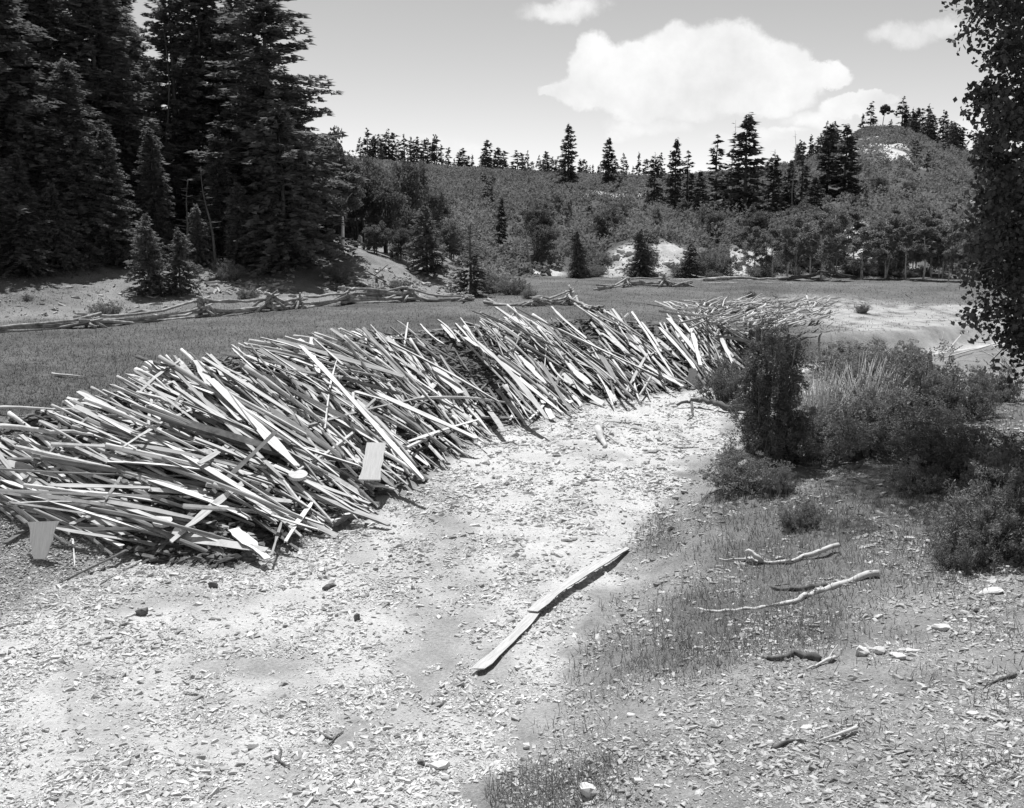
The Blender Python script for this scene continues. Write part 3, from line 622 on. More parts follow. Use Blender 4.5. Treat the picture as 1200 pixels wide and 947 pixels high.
for (px, py, H, W, key, lab) in [
    (878, 572, .55, .7, 'sh1', 'low shrub at the front foot of the juniper'), (848, 470, 1.1, .8, 'sh2', 'loose thin shrub left of the juniper over the dark log'),
    (858, 545, .4, .5, 'sh3', 'small weedy shrub spilling onto the wash left of the juniper'),
    (955, 540, .85, .9, 'sh1', 'rounded shrub right of the juniper foot'), (1005, 532, .95, 1.1, 'sh2', 'large leafy shrub in the middle of the thicket'), (1045, 520, 1.1, 1.1, 'sh1', 'dense leafy shrub before the shaded ground'),
    (1080, 480, 1.3, 1.1, 'sh2', 'leafy shrub at the upper right of the thicket'), (1040, 470, 1.2, 1.2, 'sh1', 'leafy shrub at the back centre of the thicket'), (985, 440, .9, 1.2, 'sh2', 'dark low shrub behind the pale bare twigs'), (1020, 448, .8, 1., 'sh3', 'flat shrub behind the pale bare twigs, by the sandy strip'),
    (915, 578, .4, .5, 'sh3', 'low weedy shrub just under the juniper, nearest the wash'), (940, 618, .35, .5, 'sh3', 'small dark tuft shrub standing alone in the bank grass'),
    (1130, 490, .9, .8, 'sh2', 'shrub on the pale slope near the right edge'), (1095, 545, .8, 1., 'sh1', 'shrub deep in the shade of the leaning tree'), (1150, 560, .8, .9, 'sh2', 'shaded shrub by the right edge behind the near bush'), (1070, 575, .45, .7, 'sh3', 'low shrub at the front lip of the shade'),
    (1175, 650, .95, .8, 'sh1', 'big near leafy bush at the right border'), (1128, 664, .5, .6, 'sh3', 'low sprawling bush left of the big near bush'), (1195, 600, 1., .9, 'sh2', 'bush rising behind the big near bush at the right border'),
    (1165, 470, .8, .7, 'sh2', 'small shrub under the hanging leaves at right'), (1065, 425, .5, .8, 'sh3', 'little dark bush on the lip of the far bank')]:
    p = P(px, py); s = {'sh1': (2.2, 1.1), 'sh2': (1.8, 1.0), 'sh3': (1.5, .6)}[key]
    o = tree('shrub', key, p, H, lab, 'shrub', GS, 1.); o.scale = (W*1.12, W*1.12, H/s[1]*1.15)
for (px, py, lab) in [(965, 498, 'pale leafless twiggy shrub in the thicket, left one'), (1015, 492, 'pale leafless twiggy shrub in the thicket, right one')]:
    p = P(px, py); o = tree('bare_shrub', 'bare', p, 1.25, lab, 'shrub', 'pale bare shrubs'); o.scale = (1., 1., 1.45)
rs = np.random.default_rng(15)
for k, (px, py, H, lab) in enumerate([(125, 372, .8, 'round bush growing through the split rail fence'), (292, 352, .5, 'tiny dark bush behind the middle of the fence'), (268, 330, .7, 'grey bush among the branch litter below the left stand'), (262, 318, .8, 'soft bush on the slope under the spruces'), (440, 350, .6, 'tiny bush behind the fence near its right part'), (620, 350, .4, 'tuft bush on the meadow beside the broken fence'), (32, 352, .3, 'tiny tuft on the pale soil at far left'), (880, 350, .35, 'dark tuft on the far meadow above the sandy mound'), (1010, 367, .35, 'dark tuft on the sandy mound'), (1045, 322, .7, 'dark low bush at the foot of the aspens'), (840, 321, 1.6, 'neat round bush on the white bank'), (905, 318, 1., 'low bush left of the driftwood logs'), (1002, 318, 1.2, 'low grey bush below the aspen grove'), (600, 345, .8, 'soft bush right of the dead-topped spruce'), (580, 343, 1.0, 'leafy bush touching the dead-topped spruce'), (470, 340, .7, 'bush at the foot of the dark conical spruce'), (395, 330, .7, 'small bush on the slope below the aspen')]):
    p = P(px, py); o = tree('bush', ['sh3', 'sh2', 'sh1'][k % 3], p, H, lab, 'bush', 'scattered bushes'); q = H*(.9+.4*rs.random()); o.scale = (q, q, H*1.2)
for k in range(60):
    px = 690+430*rs.random(); py = 300+26*rs.random(); p = P(px, py)
    if look(white, np.array([p.x]), np.array([p.y]))[0] > .5 and rs.random() < .6: continue
    if p.y > 110 or p.y < 70: continue
    H = .35+.8*rs.random()**1.5; o = tree('bush', ['sh3', 'sh2', 'sh1'][k % 3], p, H, 'low grey bush on the eroded bank at the far meadow edge', 'bush', 'bushes on the far bank'); q = H*(.9+.5*rs.random()); o.scale = (q, q, H)
# ------------------------------------------------------------------ the leaning tree at the right edge
SUN_EL, SUN_AZ = R(68), R(-14)                      # azimuth from +Y towards +X
S = Vector((math.sin(SUN_AZ)*math.cos(SUN_EL), math.cos(SUN_AZ)*math.cos(SUN_EL), math.sin(SUN_EL)))
def cottonwood():
    rs = np.random.default_rng(66); base = at(1290, 15.5); e = empty('broadleaf_tree', base)
    tag(e, 'large dark-leaved tree cut by the right border, branches hanging into frame', 'tree')
    tb = Bag(); fb = Bag(); C = []; B = np.array(base)
    tr = np.array([[0, 0, -.4], [.05, 0, 2], [-.1, .1, 4.5], [-.1, .3, 7.5], [-.3, .9, 11.5], [-.5, 1.6, 15]]); add_tube(tb, tr, [.3, .26, .22, .18, .14, .06], sides=10, jit=.06)
    def limb(pts, r, cl, rad):
        pts = np.array(pts, float); add_tube(tb, pts, np.linspace(r, r*.2, len(pts)), sides=6)
        n = len(pts)-1
        for k in range(cl):
            t = (.2+.8*rs.random())*n; i_ = min(int(t), n-1); q = pts[i_]+(pts[i_+1]-pts[i_])*(t-i_)+rs.normal(0, rad*.45, 3); C.append((q, rad*(.35+.5*rs.random())))
            add_tube(tb, [pts[i_]+(pts[i_+1]-pts[i_])*(t-i_), (pts[i_]+(pts[i_+1]-pts[i_])*(t-i_)+q)/2+[0, 0, .05], q], [.02, .012, .005], sides=3)
    # visible drape: points given on the frame's right strip at about 14-16 m
    def W(px, py, d): dx, _, dz = ray(px, py); return np.array([dx*d, d, CAMZ+dz*d])-B
    for (py, px, d) in [(-40, 1150, 14.6), (10, 1148, 15.2), (60, 1165, 14.8), (110, 1160, 15.6), (150, 1172, 14.8), (190, 1166, 15.4), (235, 1158, 15.), (270, 1165, 15.8), (300, 1160, 15.), (335, 1165, 15.6), (365, 1180, 15.), (400, 1195, 15.4), (225, 1180, 16.2), (-90, 1150, 15.4), (320, 1185, 16.6), (80, 1190, 16.2), (140, 1195, 16.), (20, 1190, 16.5)]:
        tip = W(px, py, d); z0 = min(12, max(2.2, tip[2]+.3)); r0 = np.array([np.interp(z0, tr[:, 2], tr[:, 0]), np.interp(z0, tr[:, 2], tr[:, 1]), z0]); mid = (r0+tip)/2+[0, 0, .35]
        limb([r0, mid, tip*.92+r0*.08, tip], .05, 22, .46)
    # drooping lower sprays
    for (px, py, d) in [(1150, 345, 14.9), (1145, 318, 15.2), (1172, 405, 14.8), (1160, 425, 15.2)]:
        tip = W(px, py, d); r0 = np.array([-.1, .1, 3.6]); limb([r0, (r0+tip)/2+[0, 0, .3], tip], .03, 5, .2)
    # crown over the bank, above the frame, that shades the ground
    gp = P(1085, 545)
    for k in range(18):
        top = np.array(gp+S*(15.5+1.2*rs.random()))-B+rs.normal(0, 1.35, 3)*[1, 1, .35]; r0 = np.array([-.3, .9, 11.3]); limb([r0, (r0+top)/2+[0, 0, .8], top], .09, 12, 1.45)
    for k in range(16):
        az = rs.random()*6.28; r_ = 1.2+2.3*rs.random(); q = np.array([abs(math.cos(az))*r_+.6, math.sin(az)*r_, 4+8*rs.random()]); limb([[0, .2, q[2]-1.2], q*.6+np.array([0, 0, q[2]*.38]), q], .06, 12, .9)
    CC = np.array([c for c, r in C]); rad = np.array([r for c, r in C])
    k = CC[:, 2] > .9; CC = CC[k]; rad = rad[k]
    vol = rad**1.6; nn = 125000; idx = rs.choice(len(CC), nn, p=vol/vol.sum()); V, Fq = leaf_cloud(CC[idx], rad[idx], nn, .042, rs, .9, .8)
    o = mk('trunk', np.concatenate(tb.V), [np.concatenate(tb.F[3]), np.concatenate(tb.F[4])], M['trunk'], e, True); mk('crown', V, Fq, M['cotton'], e)
cottonwood()
# ------------------------------------------------------------------ slabs
def slab_mesh(seed, L=4., W=.2, T=.05, n=11, pole=False):
    rs = np.random.default_rng(seed); s = np.linspace(-.5, .5, n); ph = rs.random(4)*6
    y0 = L*.012*np.sin(s*3+ph[0])*rs.random()*2; z0 = L*.018*np.cos(s*3.2)*(rs.random()-.4)*2
    if pole:
        b = Bag(); add_tube(b, np.stack([s*L, y0, z0], 1), W*.5*(1-.45*(s+.5)), sides=7, jit=.05, rs=rs); return b.build('slab', [M['slab'], M['slabbark']], smoothf=True, link=False).data
    w = W*.5*(1-.25*rs.random()+.14*np.sin(s*9+ph[1])+.08*np.sin(s*23+ph[2])); tp = rs.random(2)
    w = w*np.clip((.5-s)*L/.5, .6+.35*tp[0], 1)*np.clip((.5+s)*L/.8, .55+.4*tp[1], 1)*(1-.35*rs.random()*(s+.5))
    cs = np.array([[-1, 0], [1, 0], [.85, -.6], [.3, -1], [-.35, -1], [-.9, -.55]]); k = len(cs)
    w = w*(1+.10*(rs.random(n)-.5)); w[0] *= .8+.2*rs.random(); w[-1] *= .75+.25*rs.random()
    V = np.zeros((n, k, 3)); V[..., 0] = s[:, None]*L; V[..., 1] = y0[:, None]+cs[None, :, 0]*w[:, None]; V[..., 2] = z0[:, None]+cs[None, :, 1]*T*(.75+.5*rs.random((n, 1)))
    V[0, :, 0] += (rs.random(k)-.5)*.12; V[-1, :, 0] += (rs.random(k)-.5)*.12
    i = np.arange(n-1)[:, None]*k; j = np.arange(k)[None]; jn = (j+1) % k
    Q = np.stack([i+j, i+k+j, i+k+jn, i+jn], -1); mi = np.where((j == 0)+0*i, 0, 1); Q = Q.reshape(-1, 4); mi = mi.reshape(-1)
    V = V.reshape(-1, 3); V = np.vstack([V, V[:k].mean(0), V[-k:].mean(0)]); c0 = n*k; jj = np.arange(k); jn = (jj+1) % k; b = (n-1)*k
    Tt = np.vstack([np.stack([np.full(k, c0), jj, jn], 1), np.stack([np.full(k, c0+1), b+jn, b+jj], 1)])
    return V, Q, Tt, mi
def slab_data(*a, **k):
    r = slab_mesh(*a, **k)
    if k.get('pole'): return r
    V, Q, Tt, mi = r; return mk('slab', V, [Tt, Q], [M['slab'], M['slabbark']], midx=np.concatenate([np.zeros(len(Tt)), mi]), link=False).data
SL = [slab_data(100+k, 4., W=[.11, .14, .19, .24, .12, .09, .17, .33, .10, .16, .07, .20][k], T=[.03, .04, .05, .06, .035, .03, .045, .05, .04, .03, .03, .07][k]) for k in range(12)]
PO = [slab_data(130+k, 4., W=[.07, .09, .12, .05][k], pole=True) for k in range(4)]
ANG = np.array([[20, 560, 38], [60, 520, 38], [60, 600, 22], [110, 640, 8], [150, 600, 10], [200, 545, 12], [120, 500, 24], [130, 470, 30], [210, 470, 32], [250, 500, 26], [250, 430, 42], [300, 440, 48], [330, 500, 38], [280, 570, 14], [300, 600, 24], [330, 560, 20], [380, 580, 38], [380, 520, 42], [390, 420, 22], [350, 425, 18], [450, 425, 34], [450, 480, 42], [500, 470, 46], [520, 420, 46], [560, 470, 52], [560, 410, 55], [600, 390, 36], [640, 450, 48], [640, 390, 40], [700, 400, 42], [700, 445, 44], [760, 420, 42], [800, 400, 50], [825, 405, 68], [855, 405, 38], [875, 400, 30], [860, 430, 10]], float)
def ang(px, py):
    w = 1/(((ANG[:, 0]-px)/1.2)**2+((ANG[:, 1]-py))**2+120)**1.6; return float((w*ANG[:, 2]).sum()/w.sum())
POLY = np.array([(-20, 540), (40, 515), (80, 492), (130, 465), (190, 432), (300, 412), (440, 394), (560, 380), (600, 370), (720, 374), (800, 376), (880, 388), (885, 412), (840, 440), (790, 448), (700, 468), (620, 478), (560, 500), (500, 535), (440, 580), (400, 590), (330, 622), (280, 645), (200, 635), (120, 645), (60, 620), (-20, 590)], float)
def inside(px, py, Pg=POLY):
    c = False; n = len(Pg); j = n-1
    for i in range(n):
        if (Pg[i, 1] > py) != (Pg[j, 1] > py) and px < (Pg[j, 0]-Pg[i, 0])*(py-Pg[i, 1])/(Pg[j, 1]-Pg[i, 1])+Pg[i, 0]: c = not c
        j = i
    return c
def frame(px, py, a, lift):
    """axes of a slab lying on the bank at this place, running the way its neighbours run"""
    c = P(px, py, lift); e = P(px+9*math.cos(R(a)), py+9*math.sin(R(a)), lift); d = (e-c)
    if d.length < 1e-4: return None
    d.normalize(); gx = (float(hgt(c.x+.5, c.y))-float(hgt(c.x-.5, c.y))); gy = (float(hgt(c.x, c.y+.5))-float(hgt(c.x, c.y-.5)))
    nrm = Vector((-gx, -gy, 1)).normalized(); nrm = (nrm-d*nrm.dot(d)).normalized(); return c, d, nrm
def mat_of(c, d, nrm, roll=0., sc=(1, 1, 1)):
    y = nrm.cross(d).normalized(); m = Matrix((d, y, nrm)).transposed().to_4x4(); m.translation = c
    return m @ Matrix.Rotation(roll, 4, 'X') @ Matrix.Diagonal((*sc, 1))
print('slabs')
rs = np.random.default_rng(202)
cand = []
while len(cand) < 1180:
    px = -15+900*rs.random(); py = 372+285*rs.random()
    if not inside(px, py): continue
    # density grows with distance (rows nearer the top of the picture are farther)
    if rs.random() > np.clip(1.1-(py-380)/300, .25, 1): continue
    if vnoise(np.array([px/38.]), np.array([py/24.]))[0] < .40 and rs.random() < .85: continue
    cand.append((px, py))
heap = Bag(); things = []
def c_d(px, py): return 1.25-max(0, (py-np.interp(px, [0, 300, 600, 880], [560, 540, 440, 415])))/130
def zone_label(px, py, pole, dark):
    z = ['in the left part of the heap, near the meadow', 'in the left part of the heap, low by the gravel', 'in the middle of the heap, near its upper edge', 'in the middle of the heap, near the gravel', 'in the right part of the heap, near its upper edge', 'in the right part of the heap, low near the juniper']
    i = 0 if px < 300 else (2 if px < 600 else 4); lim = np.interp(px, [0, 300, 600, 880], [560, 500, 420, 410]); i += py > lim
    k = 'round weathered pole' if pole else ('grey bark-edged wooden slab' if dark else 'bleached sawn wooden slab'); return f'{k} lying {z[i]}'
for q, (px, py) in enumerate(cand):
    topl = q < 275; far_ = np.interp(py, [380, 620], [1, 0])
    a = ang(px, py)+rs.normal()*(8 if topl else 11)
    if rs.random() < .07: a += rs.choice([-55, 60, 100])
    lift = (.18+.26*rs.random()) if topl else .02+.28*rs.random()
    lift *= np.clip((px+40)/300, .25, 1)*np.clip((c_d(px, py)), .55, 1); edge = 1.
    fr_ = frame(px, py, a, lift)
    if fr_ is None: continue
    c, d, nr_ = fr_
    if c.y > 48 or c.y < 12: continue
    L = (2.0+2.6*rs.random()) if topl else .8+2.8*rs.random()**1.3; L *= .85 if far_ > .7 else 1.
    # keep both ends on the bank
    for s_ in (-1, 1):
        for _ in range(6):
            e = c+d*(s_*L/2); ex, ey = proj(e.x, e.y, e.z)
            if inside(ex, ey) or (s_ < 0 and inside(ex+8, ey+14)) or (s_ > 0 and inside(ex-10, ey-14)): break
            L *= .9
    L = max(L, .9)
    for s_ in (-1, 1):                              # ends never sink below the bank
        e = c+d*(s_*L/2); gz = float(hgt(e.x, e.y))+.06
        if e.z < gz: c = c+Vector((0, 0, (gz-e.z)*.5)); d = (d+Vector((0, 0, s_*(gz-e.z)/L))).normalized()
    nr_ = (nr_-d*nr_.dot(d)).normalized(); d = (d+Vector((0, 0, rs.normal()*.035))).normalized(); nr_ = (nr_-d*nr_.dot(d)).normalized()
    roll = rs.normal()*.3 if rs.random() < .78 else (math.pi+rs.normal()*.3 if rs.random() < .45 else rs.normal()*1.2)
    pole = rs.random() < .30
    if topl:
        me = PO[rs.integers(4)] if pole else SL[rs.integers(12)]
        o = bpy.data.objects.new('wooden_pole' if pole else 'wooden_slab', me); COL.objects.link(o)
        o.matrix_world = mat_of(c, d, nr_, roll, (L/4, .78, 1)); tag(o, zone_label(px, py, pole, abs(roll) > 2), 'pole' if pole else 'slab', 'poles and slabs heaped on the bank of the wash')
    else:
        if pole:
            V, Q, Tt = tube([(-L/2, 0, 0), (0, .03*rs.normal(), .02*rs.normal()), (L/2, 0, 0)], [.045, .04, .025], 5); mq = np.zeros(len(Q))
        else: V, Q, Tt, mq = slab_mesh(1000+q, L, .05+.15*rs.random()**1.7, .02+.03*rs.random(), 7)
        mm = np.array(mat_of(c, d, nr_, roll)); V = V@mm[:3, :3].T+mm[:3, 3]; n0 = heap.n
        heap.V.append(V); heap.F[4].append(Q+n0); heap.M[4].append(mq); heap.F[3].append(Tt+n0); heap.M[3].append(np.zeros(len(Tt))); heap.n += len(V)
tag(heap.build('slab_heap', [M['slabs'], M['slabbark']]), 'jumbled grey slabs and sticks making up the body of the heap', 'slab heap', kind='stuff')
# distinctive slabs, by their two ends
def board(name, A, B, W, T, lab, cat='slab', mat=None, lift=.35, lift2=None, roll=0, seed=None, grp=None, pole=False, bag=None):
    if name == 'wooden_slab': lift = lift*.8*min(1, max(.35, (min(A[0], B[0])+40)/300))
    a = P(A[0], A[1], lift); b = P(B[0], B[1], lift if lift2 is None else lift2); c = (a+b)/2; d = (b-a); L = d.length; d.normalize()
    nrm = Vector((0, 0, 1)); nrm = (nrm-d*nrm.dot(d)).normalized()
    sd = seed if seed is not None else random.randrange(9999)
    if pole: me = slab_data(sd, L, W, pole=True)
    else: me = slab_data(sd, L, W, T)
    if mat is not None: me.materials[0] = mat
    o = bpy.data.objects.new(name, me); COL.objects.link(o); o.matrix_world = mat_of(c, d, nrm, roll); return tag(o, lab, cat, grp)
GD = 'poles and slabs heaped on the bank of the wash'
SPEC = [((123, 540), (272, 553), .42, .05, 'long wide pale board lying nearly level in the left heap', .55), ((178, 562), (292, 607), .30, .05, 'curved white slab sloping down through the lower left heap', .5),
    ((115, 505), (240, 530), .22, .04, 'slim pale board above the long wide board in the left heap', .55), ((40, 503), (86, 538), .22, .04, 'short white slab tilted over the grass near the left border', .4),
    ((8, 562), (95, 602), .34, .05, 'broad grey slab sagging by the left border', .35), ((8, 570), (215, 635), .14, .04, 'long thin pale slab bending along the lower left heap', .4),
    ((130, 450), (230, 500), .26, .05, 'white slab poking out over the meadow in the left heap', .75), ((95, 470), (200, 520), .15, .04, 'thin white slab pointing at the meadow, left heap', .6),
    ((192, 420), (330, 560), .16, .04, 'long slab running from the upper left corner of the heap to its foot', .8), ((245, 445), (350, 545), .34, .05, 'wide grey slab crossing the upper left of the heap', .65),
    ((215, 470), (420, 545), .20, .05, 'very long slab lying across the left centre of the heap', .7), ((275, 620), (312, 653), .3, .07, 'short thick slab sliding off the foot of the heap', .25),
    ((318, 650), (330, 612), .09, .04, 'thin stick leaning up at the foot of the left heap', .3), ((335, 634), (372, 580), .12, .05, 'pale stick leaning uphill at the foot of the heap', .2),
    ((350, 405), (500, 560), .2, .05, 'long bright slab from upper edge to foot in the centre left', .7), ((455, 400), (585, 470), .2, .05, 'bright slab high in the centre of the heap', .7),
    ((400, 440), (470, 460), .16, .08, 'short level plank with dark underside in the centre of the heap', .6), ((510, 430), (540, 460), .45, .06, 'wide white slab tipped downhill in the centre of the heap', .6),
    ((545, 395), (610, 440), .3, .05, 'wide bright slab near the upper edge, centre right', .6), ((560, 400), (640, 490), .2, .04, 'slender slab sweeping down the centre right of the heap', .7),
    ((655, 385), (770, 440), .22, .05, 'long pale slab crossing the right part of the heap', .7), ((565, 366), (660, 410), .16, .05, 'dark slab end jutting over the meadow at the upper edge', .9),
    ((605, 360), (690, 405), .10, .04, 'thin dark pole jutting highest over the upper edge of the heap', 1.0), ((665, 425), (690, 450), .4, .05, 'broad light slab low in the right part of the heap', .5),
    ((712, 366), (760, 400), .13, .04, 'slab sticking up over the meadow in the right part', .8), ((740, 365), (790, 440), .12, .04, 'curved pole crossing slabs at right part of the heap', .8),
    ((782, 372), (822, 420), .22, .05, 'upright white slab near the right end of the heap', .7), ((808, 382), (822, 428), .2, .05, 'steep white slab left of the crossed logs', .7),
    ((842, 385), (858, 425), .16, .06, 'bright slab leaning across the crossed logs', .7), ((838, 392), (893, 402), .2, .08, 'level log at the right end of the heap', .8), ((878, 378), (900, 398), .14, .05, 'pale slab end behind the top of the juniper', .8),
    ((498, 523), (548, 492), .12, .08, 'dark edged plank lying along the foot of the heap, centre', .15), ((545, 505), (560, 470), .1, .05, 'pale stick propped against the foot of the heap, centre', .2), ((598, 492), (612, 462), .09, .04, 'thin light stick propped at the heap foot right of centre', .2),
    ((620, 492), (640, 470), .16, .04, 'short pale board lying at the heap foot right of centre', .2), ((385, 610), (420, 597), .4, .12, 'thick block slab with dark end at the foot of the heap', .15), ((70, 682), (178, 630), .06, .03, 'dark stick lying below the left heap', .08), ((118, 684), (168, 656), .05, .03, 'thin dark stick on the pale soil below the left heap', .05),
    ((85, 633), (88, 662), .06, .03, 'small pale stake standing under the left heap', .1), ((500, 545), (470, 520), .12, .04, 'short white slab at the heap foot before the bare patch', .25), ((640, 470), (655, 440), .08, .04, 'short stick standing at the right foot of the heap', .3)]
for k, (A, B, W_, T_, lab, lf) in enumerate(SPEC):
    dk = lab.startswith(('dark', 'thin dark')); board('wooden_slab', A, B, W_, T_, lab, lift=lf, seed=500+k, mat=M['darkwood'] if dk else (M['board'] if ('white' in lab or 'bright' in lab or 'pale' in lab) else None), roll=-.12, grp=GD)
# flat upright panels
def panel(px, py, w, h, lab, mat, tilt=.5, taper=.6, th=.04, rz=0., lift=.1, name='board'):
    c = P(px, py, lift); b = Bag(); n = 7; rs_ = np.random.default_rng(int(px)); zz = np.linspace(0, h, n); ww = w*.5*(taper+(1-taper)*zz/h)*(1+.08*rs_.normal(size=n))
    V = []
    for z_, w_ in zip(zz, ww): V += [(-w_, 0, z_), (w_, .0, z_), (w_*.96, th, z_), (-w_*.96, th, z_)]
    V = np.array(V); Q = []
    for k_ in range(n-1):
        for j_ in range(4): Q.append((4*k_+j_, 4*k_+(j_+1) % 4, 4*k_+4+(j_+1) % 4, 4*k_+4+j_))
    Q += [(3, 2, 1, 0), (4*n-4, 4*n-3, 4*n-2, 4*n-1)]; o = mk(name, V, np.array(Q), mat); o.location = c; o.rotation_euler = (-tilt, 0, rz); return tag(o, lab, 'board')
panel(46, 655, .52, .62, 'fan-shaped white board end stuck in soil at the far left', M['panelwood'], .5, .35, rz=.1)
panel(433, 562, .42, 1.0, 'blank white square-cut board lying on the slope of the heap', M['panelwood'], .95, .9, lift=.45, rz=-.05)
panel(812, 452, .22, .55, 'little pointed white board standing upright at the right foot of the heap', M['panelwood'], .2, 1.6)
# squared timber; the shade of its side is put into the dark wood colour
def timber(A, B, w, lab):
    a = P(A[0], A[1], .48); b = P(B[0], B[1], .42); d = b-a; L = d.length; d.normalize(); s = np.linspace(0, L, 9); V = []; rs_ = np.random.default_rng(4)
    for x_ in s:
        j_ = 1+.05*rs_.normal(size=4); V += [(x_, -w*j_[0], -w*.6), (x_, w*j_[1], -w*.6), (x_, w*j_[2], w*.6), (x_, -w*j_[3], w*.6)]
    Q = [(4*k+j, 4*k+4+j, 4*k+4+(j+1) % 4, 4*k+(j+1) % 4) for k in range(8) for j in range(4)]+[(0, 1, 2, 3), (35, 34, 33, 32)]
    o = mk('timber', np.array(V), np.array(Q)[:, ::-1], M['darkwood']); n_ = Vector((0, 0, 1)); n_ = (n_-d*n_.dot(d)).normalized(); o.matrix_world = mat_of(a, d, n_, .6); tag(o, lab, 'timber')
timber((190, 488), (335, 532), .085, 'squared timber with a cut end in the left heap, shaded side painted dark')
def disc(px, py, r, lab, lift=.5):
    c = P(px, py, lift); b = Bag(); add_tube(b, [(0, 0, -.04), (0, 0, .035)], [r*.95, r], sides=22, jit=.05); o = b.build('wood_disc', M['endgrain']); o.location = c; o.rotation_euler = (.25, .1, 0); tag(o, lab, 'wood disc')
disc(190, 611, .17, 'round sawn log slice lying in the lower left heap', .35); disc(349, 557, .18, 'pale oval log slice near the foot of the heap', .4)
# the two boards in the wash
board('board', (556, 783), (640, 706), .17, .04, 'near weathered board lying alone in the gravel of the wash', 'board', M['oldboard'], lift=.09, roll=.05, seed=701)
board('board', (628, 716), (733, 641), .21, .045, 'farther split board lying end to end with the near one in the wash', 'board', M['oldboard'], lift=.10, lift2=.06, roll=.05, seed=705)
# ------------------------------------------------------------------ the second, farther pile of poles
rs = np.random.default_rng(303); hp = Bag(); POLY2 = np.array([(780, 356), (830, 350), (900, 347), (985, 350), (965, 372), (940, 384), (880, 380), (830, 374), (795, 366)], float)
k = 0
while k < 330:
    px = 775+215*rs.random(); py = 346+38*rs.random()
    if not inside(px, py, POLY2): continue
    a = -20+rs.normal()*6 if px > 850 else (-26+rs.normal()*9 if px > 820 else 14+rs.normal()*12)
    if rs.random() < .05: a += 50*rs.normal()
    fr_ = frame(px, py, a, .08+.55*rs.random()); c, d, nr_ = fr_
    if c.y > 60: continue
    L = 1.3+2.2*rs.random(); d.z = d.z*.5+rs.normal()*.035; d.normalize(); nr_ = (nr_-d*nr_.dot(d)).normalized(); k += 1
    if k <= 110:
        o = bpy.data.objects.new('driftwood_pole', [PO[0], PO[1], SL[5], SL[0]][rs.integers(4)]); COL.objects.link(o); o.matrix_world = mat_of(c, d, nr_, rs.normal()*.5, (L/4, .65, .65))
        tag(o, 'bleached pole lying in the smaller pile beyond the juniper', 'pole', 'poles in the smaller far pile')
    else:
        V, Q, Tt = tube([(-L/2, 0, 0), (0, .05*rs.normal(), .04*rs.normal()), (L/2, 0, 0)], [.04, .035, .018], 5)
        mm = np.array(mat_of(c, d, nr_)); V = V@mm[:3, :3].T+mm[:3, 3]; n0 = hp.n; hp.V.append(V); hp.F[4].append(Q+n0); hp.M[4].append(np.zeros(len(Q))); hp.F[3].append(Tt+n0); hp.M[3].append(np.zeros(len(Tt))); hp.n += len(V)
tag(hp.build('pole_heap', [M['slabs']]), 'tangled grey poles making up the body of the smaller far pile', 'pole heap', kind='stuff')
# ------------------------------------------------------------------ split rail fence
def logtube(bag, a, b, r0, r1, sag=.0, rs=None, n=6, m=0):
    t = np.linspace(0, 1, n)[:, None]; p = np.array(a)[None]*(1-t)+np.array(b)[None]*t; p[:, 2] -= (sag*np.sin(np.pi*t))[:, 0]; p += (rs.random((n, 3))-.5)*r0*2.2
    add_tube(bag, p, np.linspace(r0, r1, n), sides=6, jit=.12, rs=rs, m=m)
def fence(name, pts, nr, hgts, lab, seed, sagk=1.):
    rs = np.random.default_rng(seed); base = P(*pts[0]); e = empty(name, base); tag(e, lab, 'fence'); Bv = np.array(base)
    W_ = [P(*p) for p in pts]
    for i_ in range(len(W_)-1):
        a, b = W_[i_], W_[i_+1]; dv = (b-a).normalized(); n_ = nr[i_]
        for k in range(n_):
            za = .06+hgts[i_]*(k+.5*(i_ % 2))/n_; zb = .06+hgts[i_+1]*(k+.5*((i_+1) % 2))/n_
            side = Vector((-dv.y, dv.x, 0))*(.12*rs.normal())
            A_ = a-dv*.35+side+Vector((0, 0, za)); B_ = b+dv*.35-side+Vector((0, 0, zb)); bg = Bag()
            logtube(bg, np.array(A_)-Bv, np.array(B_)-Bv, .055+.03*rs.random(), .035+.025*rs.random(), (.10+.28*rs.random())*sagk*min(1, k/2+.2), rs)
            bg.build('rail', M['logwood'], e, True)
        bg = Bag()
        for s_ in range(6):
            q = np.array(b)-Bv; o_ = rs.normal(0, .42, 3); o_[2] = 0; logtube(bg, q+o_+[0, 0, .03], q-o_*.4+[0, 0, hgts[i_+1]*(.5+.7*rs.random())], .06, .045, 0, rs, 4)
        bg.build('stake', M['logwood'], e, True)
fence('rail_fence', [(-40, 392), (105, 384), (238, 372), (318, 364), (352, 362), (405, 356), (480, 353), (545, 353)], [4, 4, 5, 3, 4, 5, 4], [.2, .45, .95, .75, .6, .75, .8, .3], 'low sagging split rail fence crossing the meadow at left', 21)
fence('rail_fence', [(578, 358), (628, 359), (668, 357), (700, 366)], [3, 5, 3], [.3, .35, .75, .2], 'short broken piece of rail fence behind the heap', 22)
fence('rail_fence', [(700, 340), (735, 336), (778, 336), (805, 336)], [3, 4, 3], [.3, .6, .8, .3], 'fallen fence piece with upright stick on the far meadow', 23)
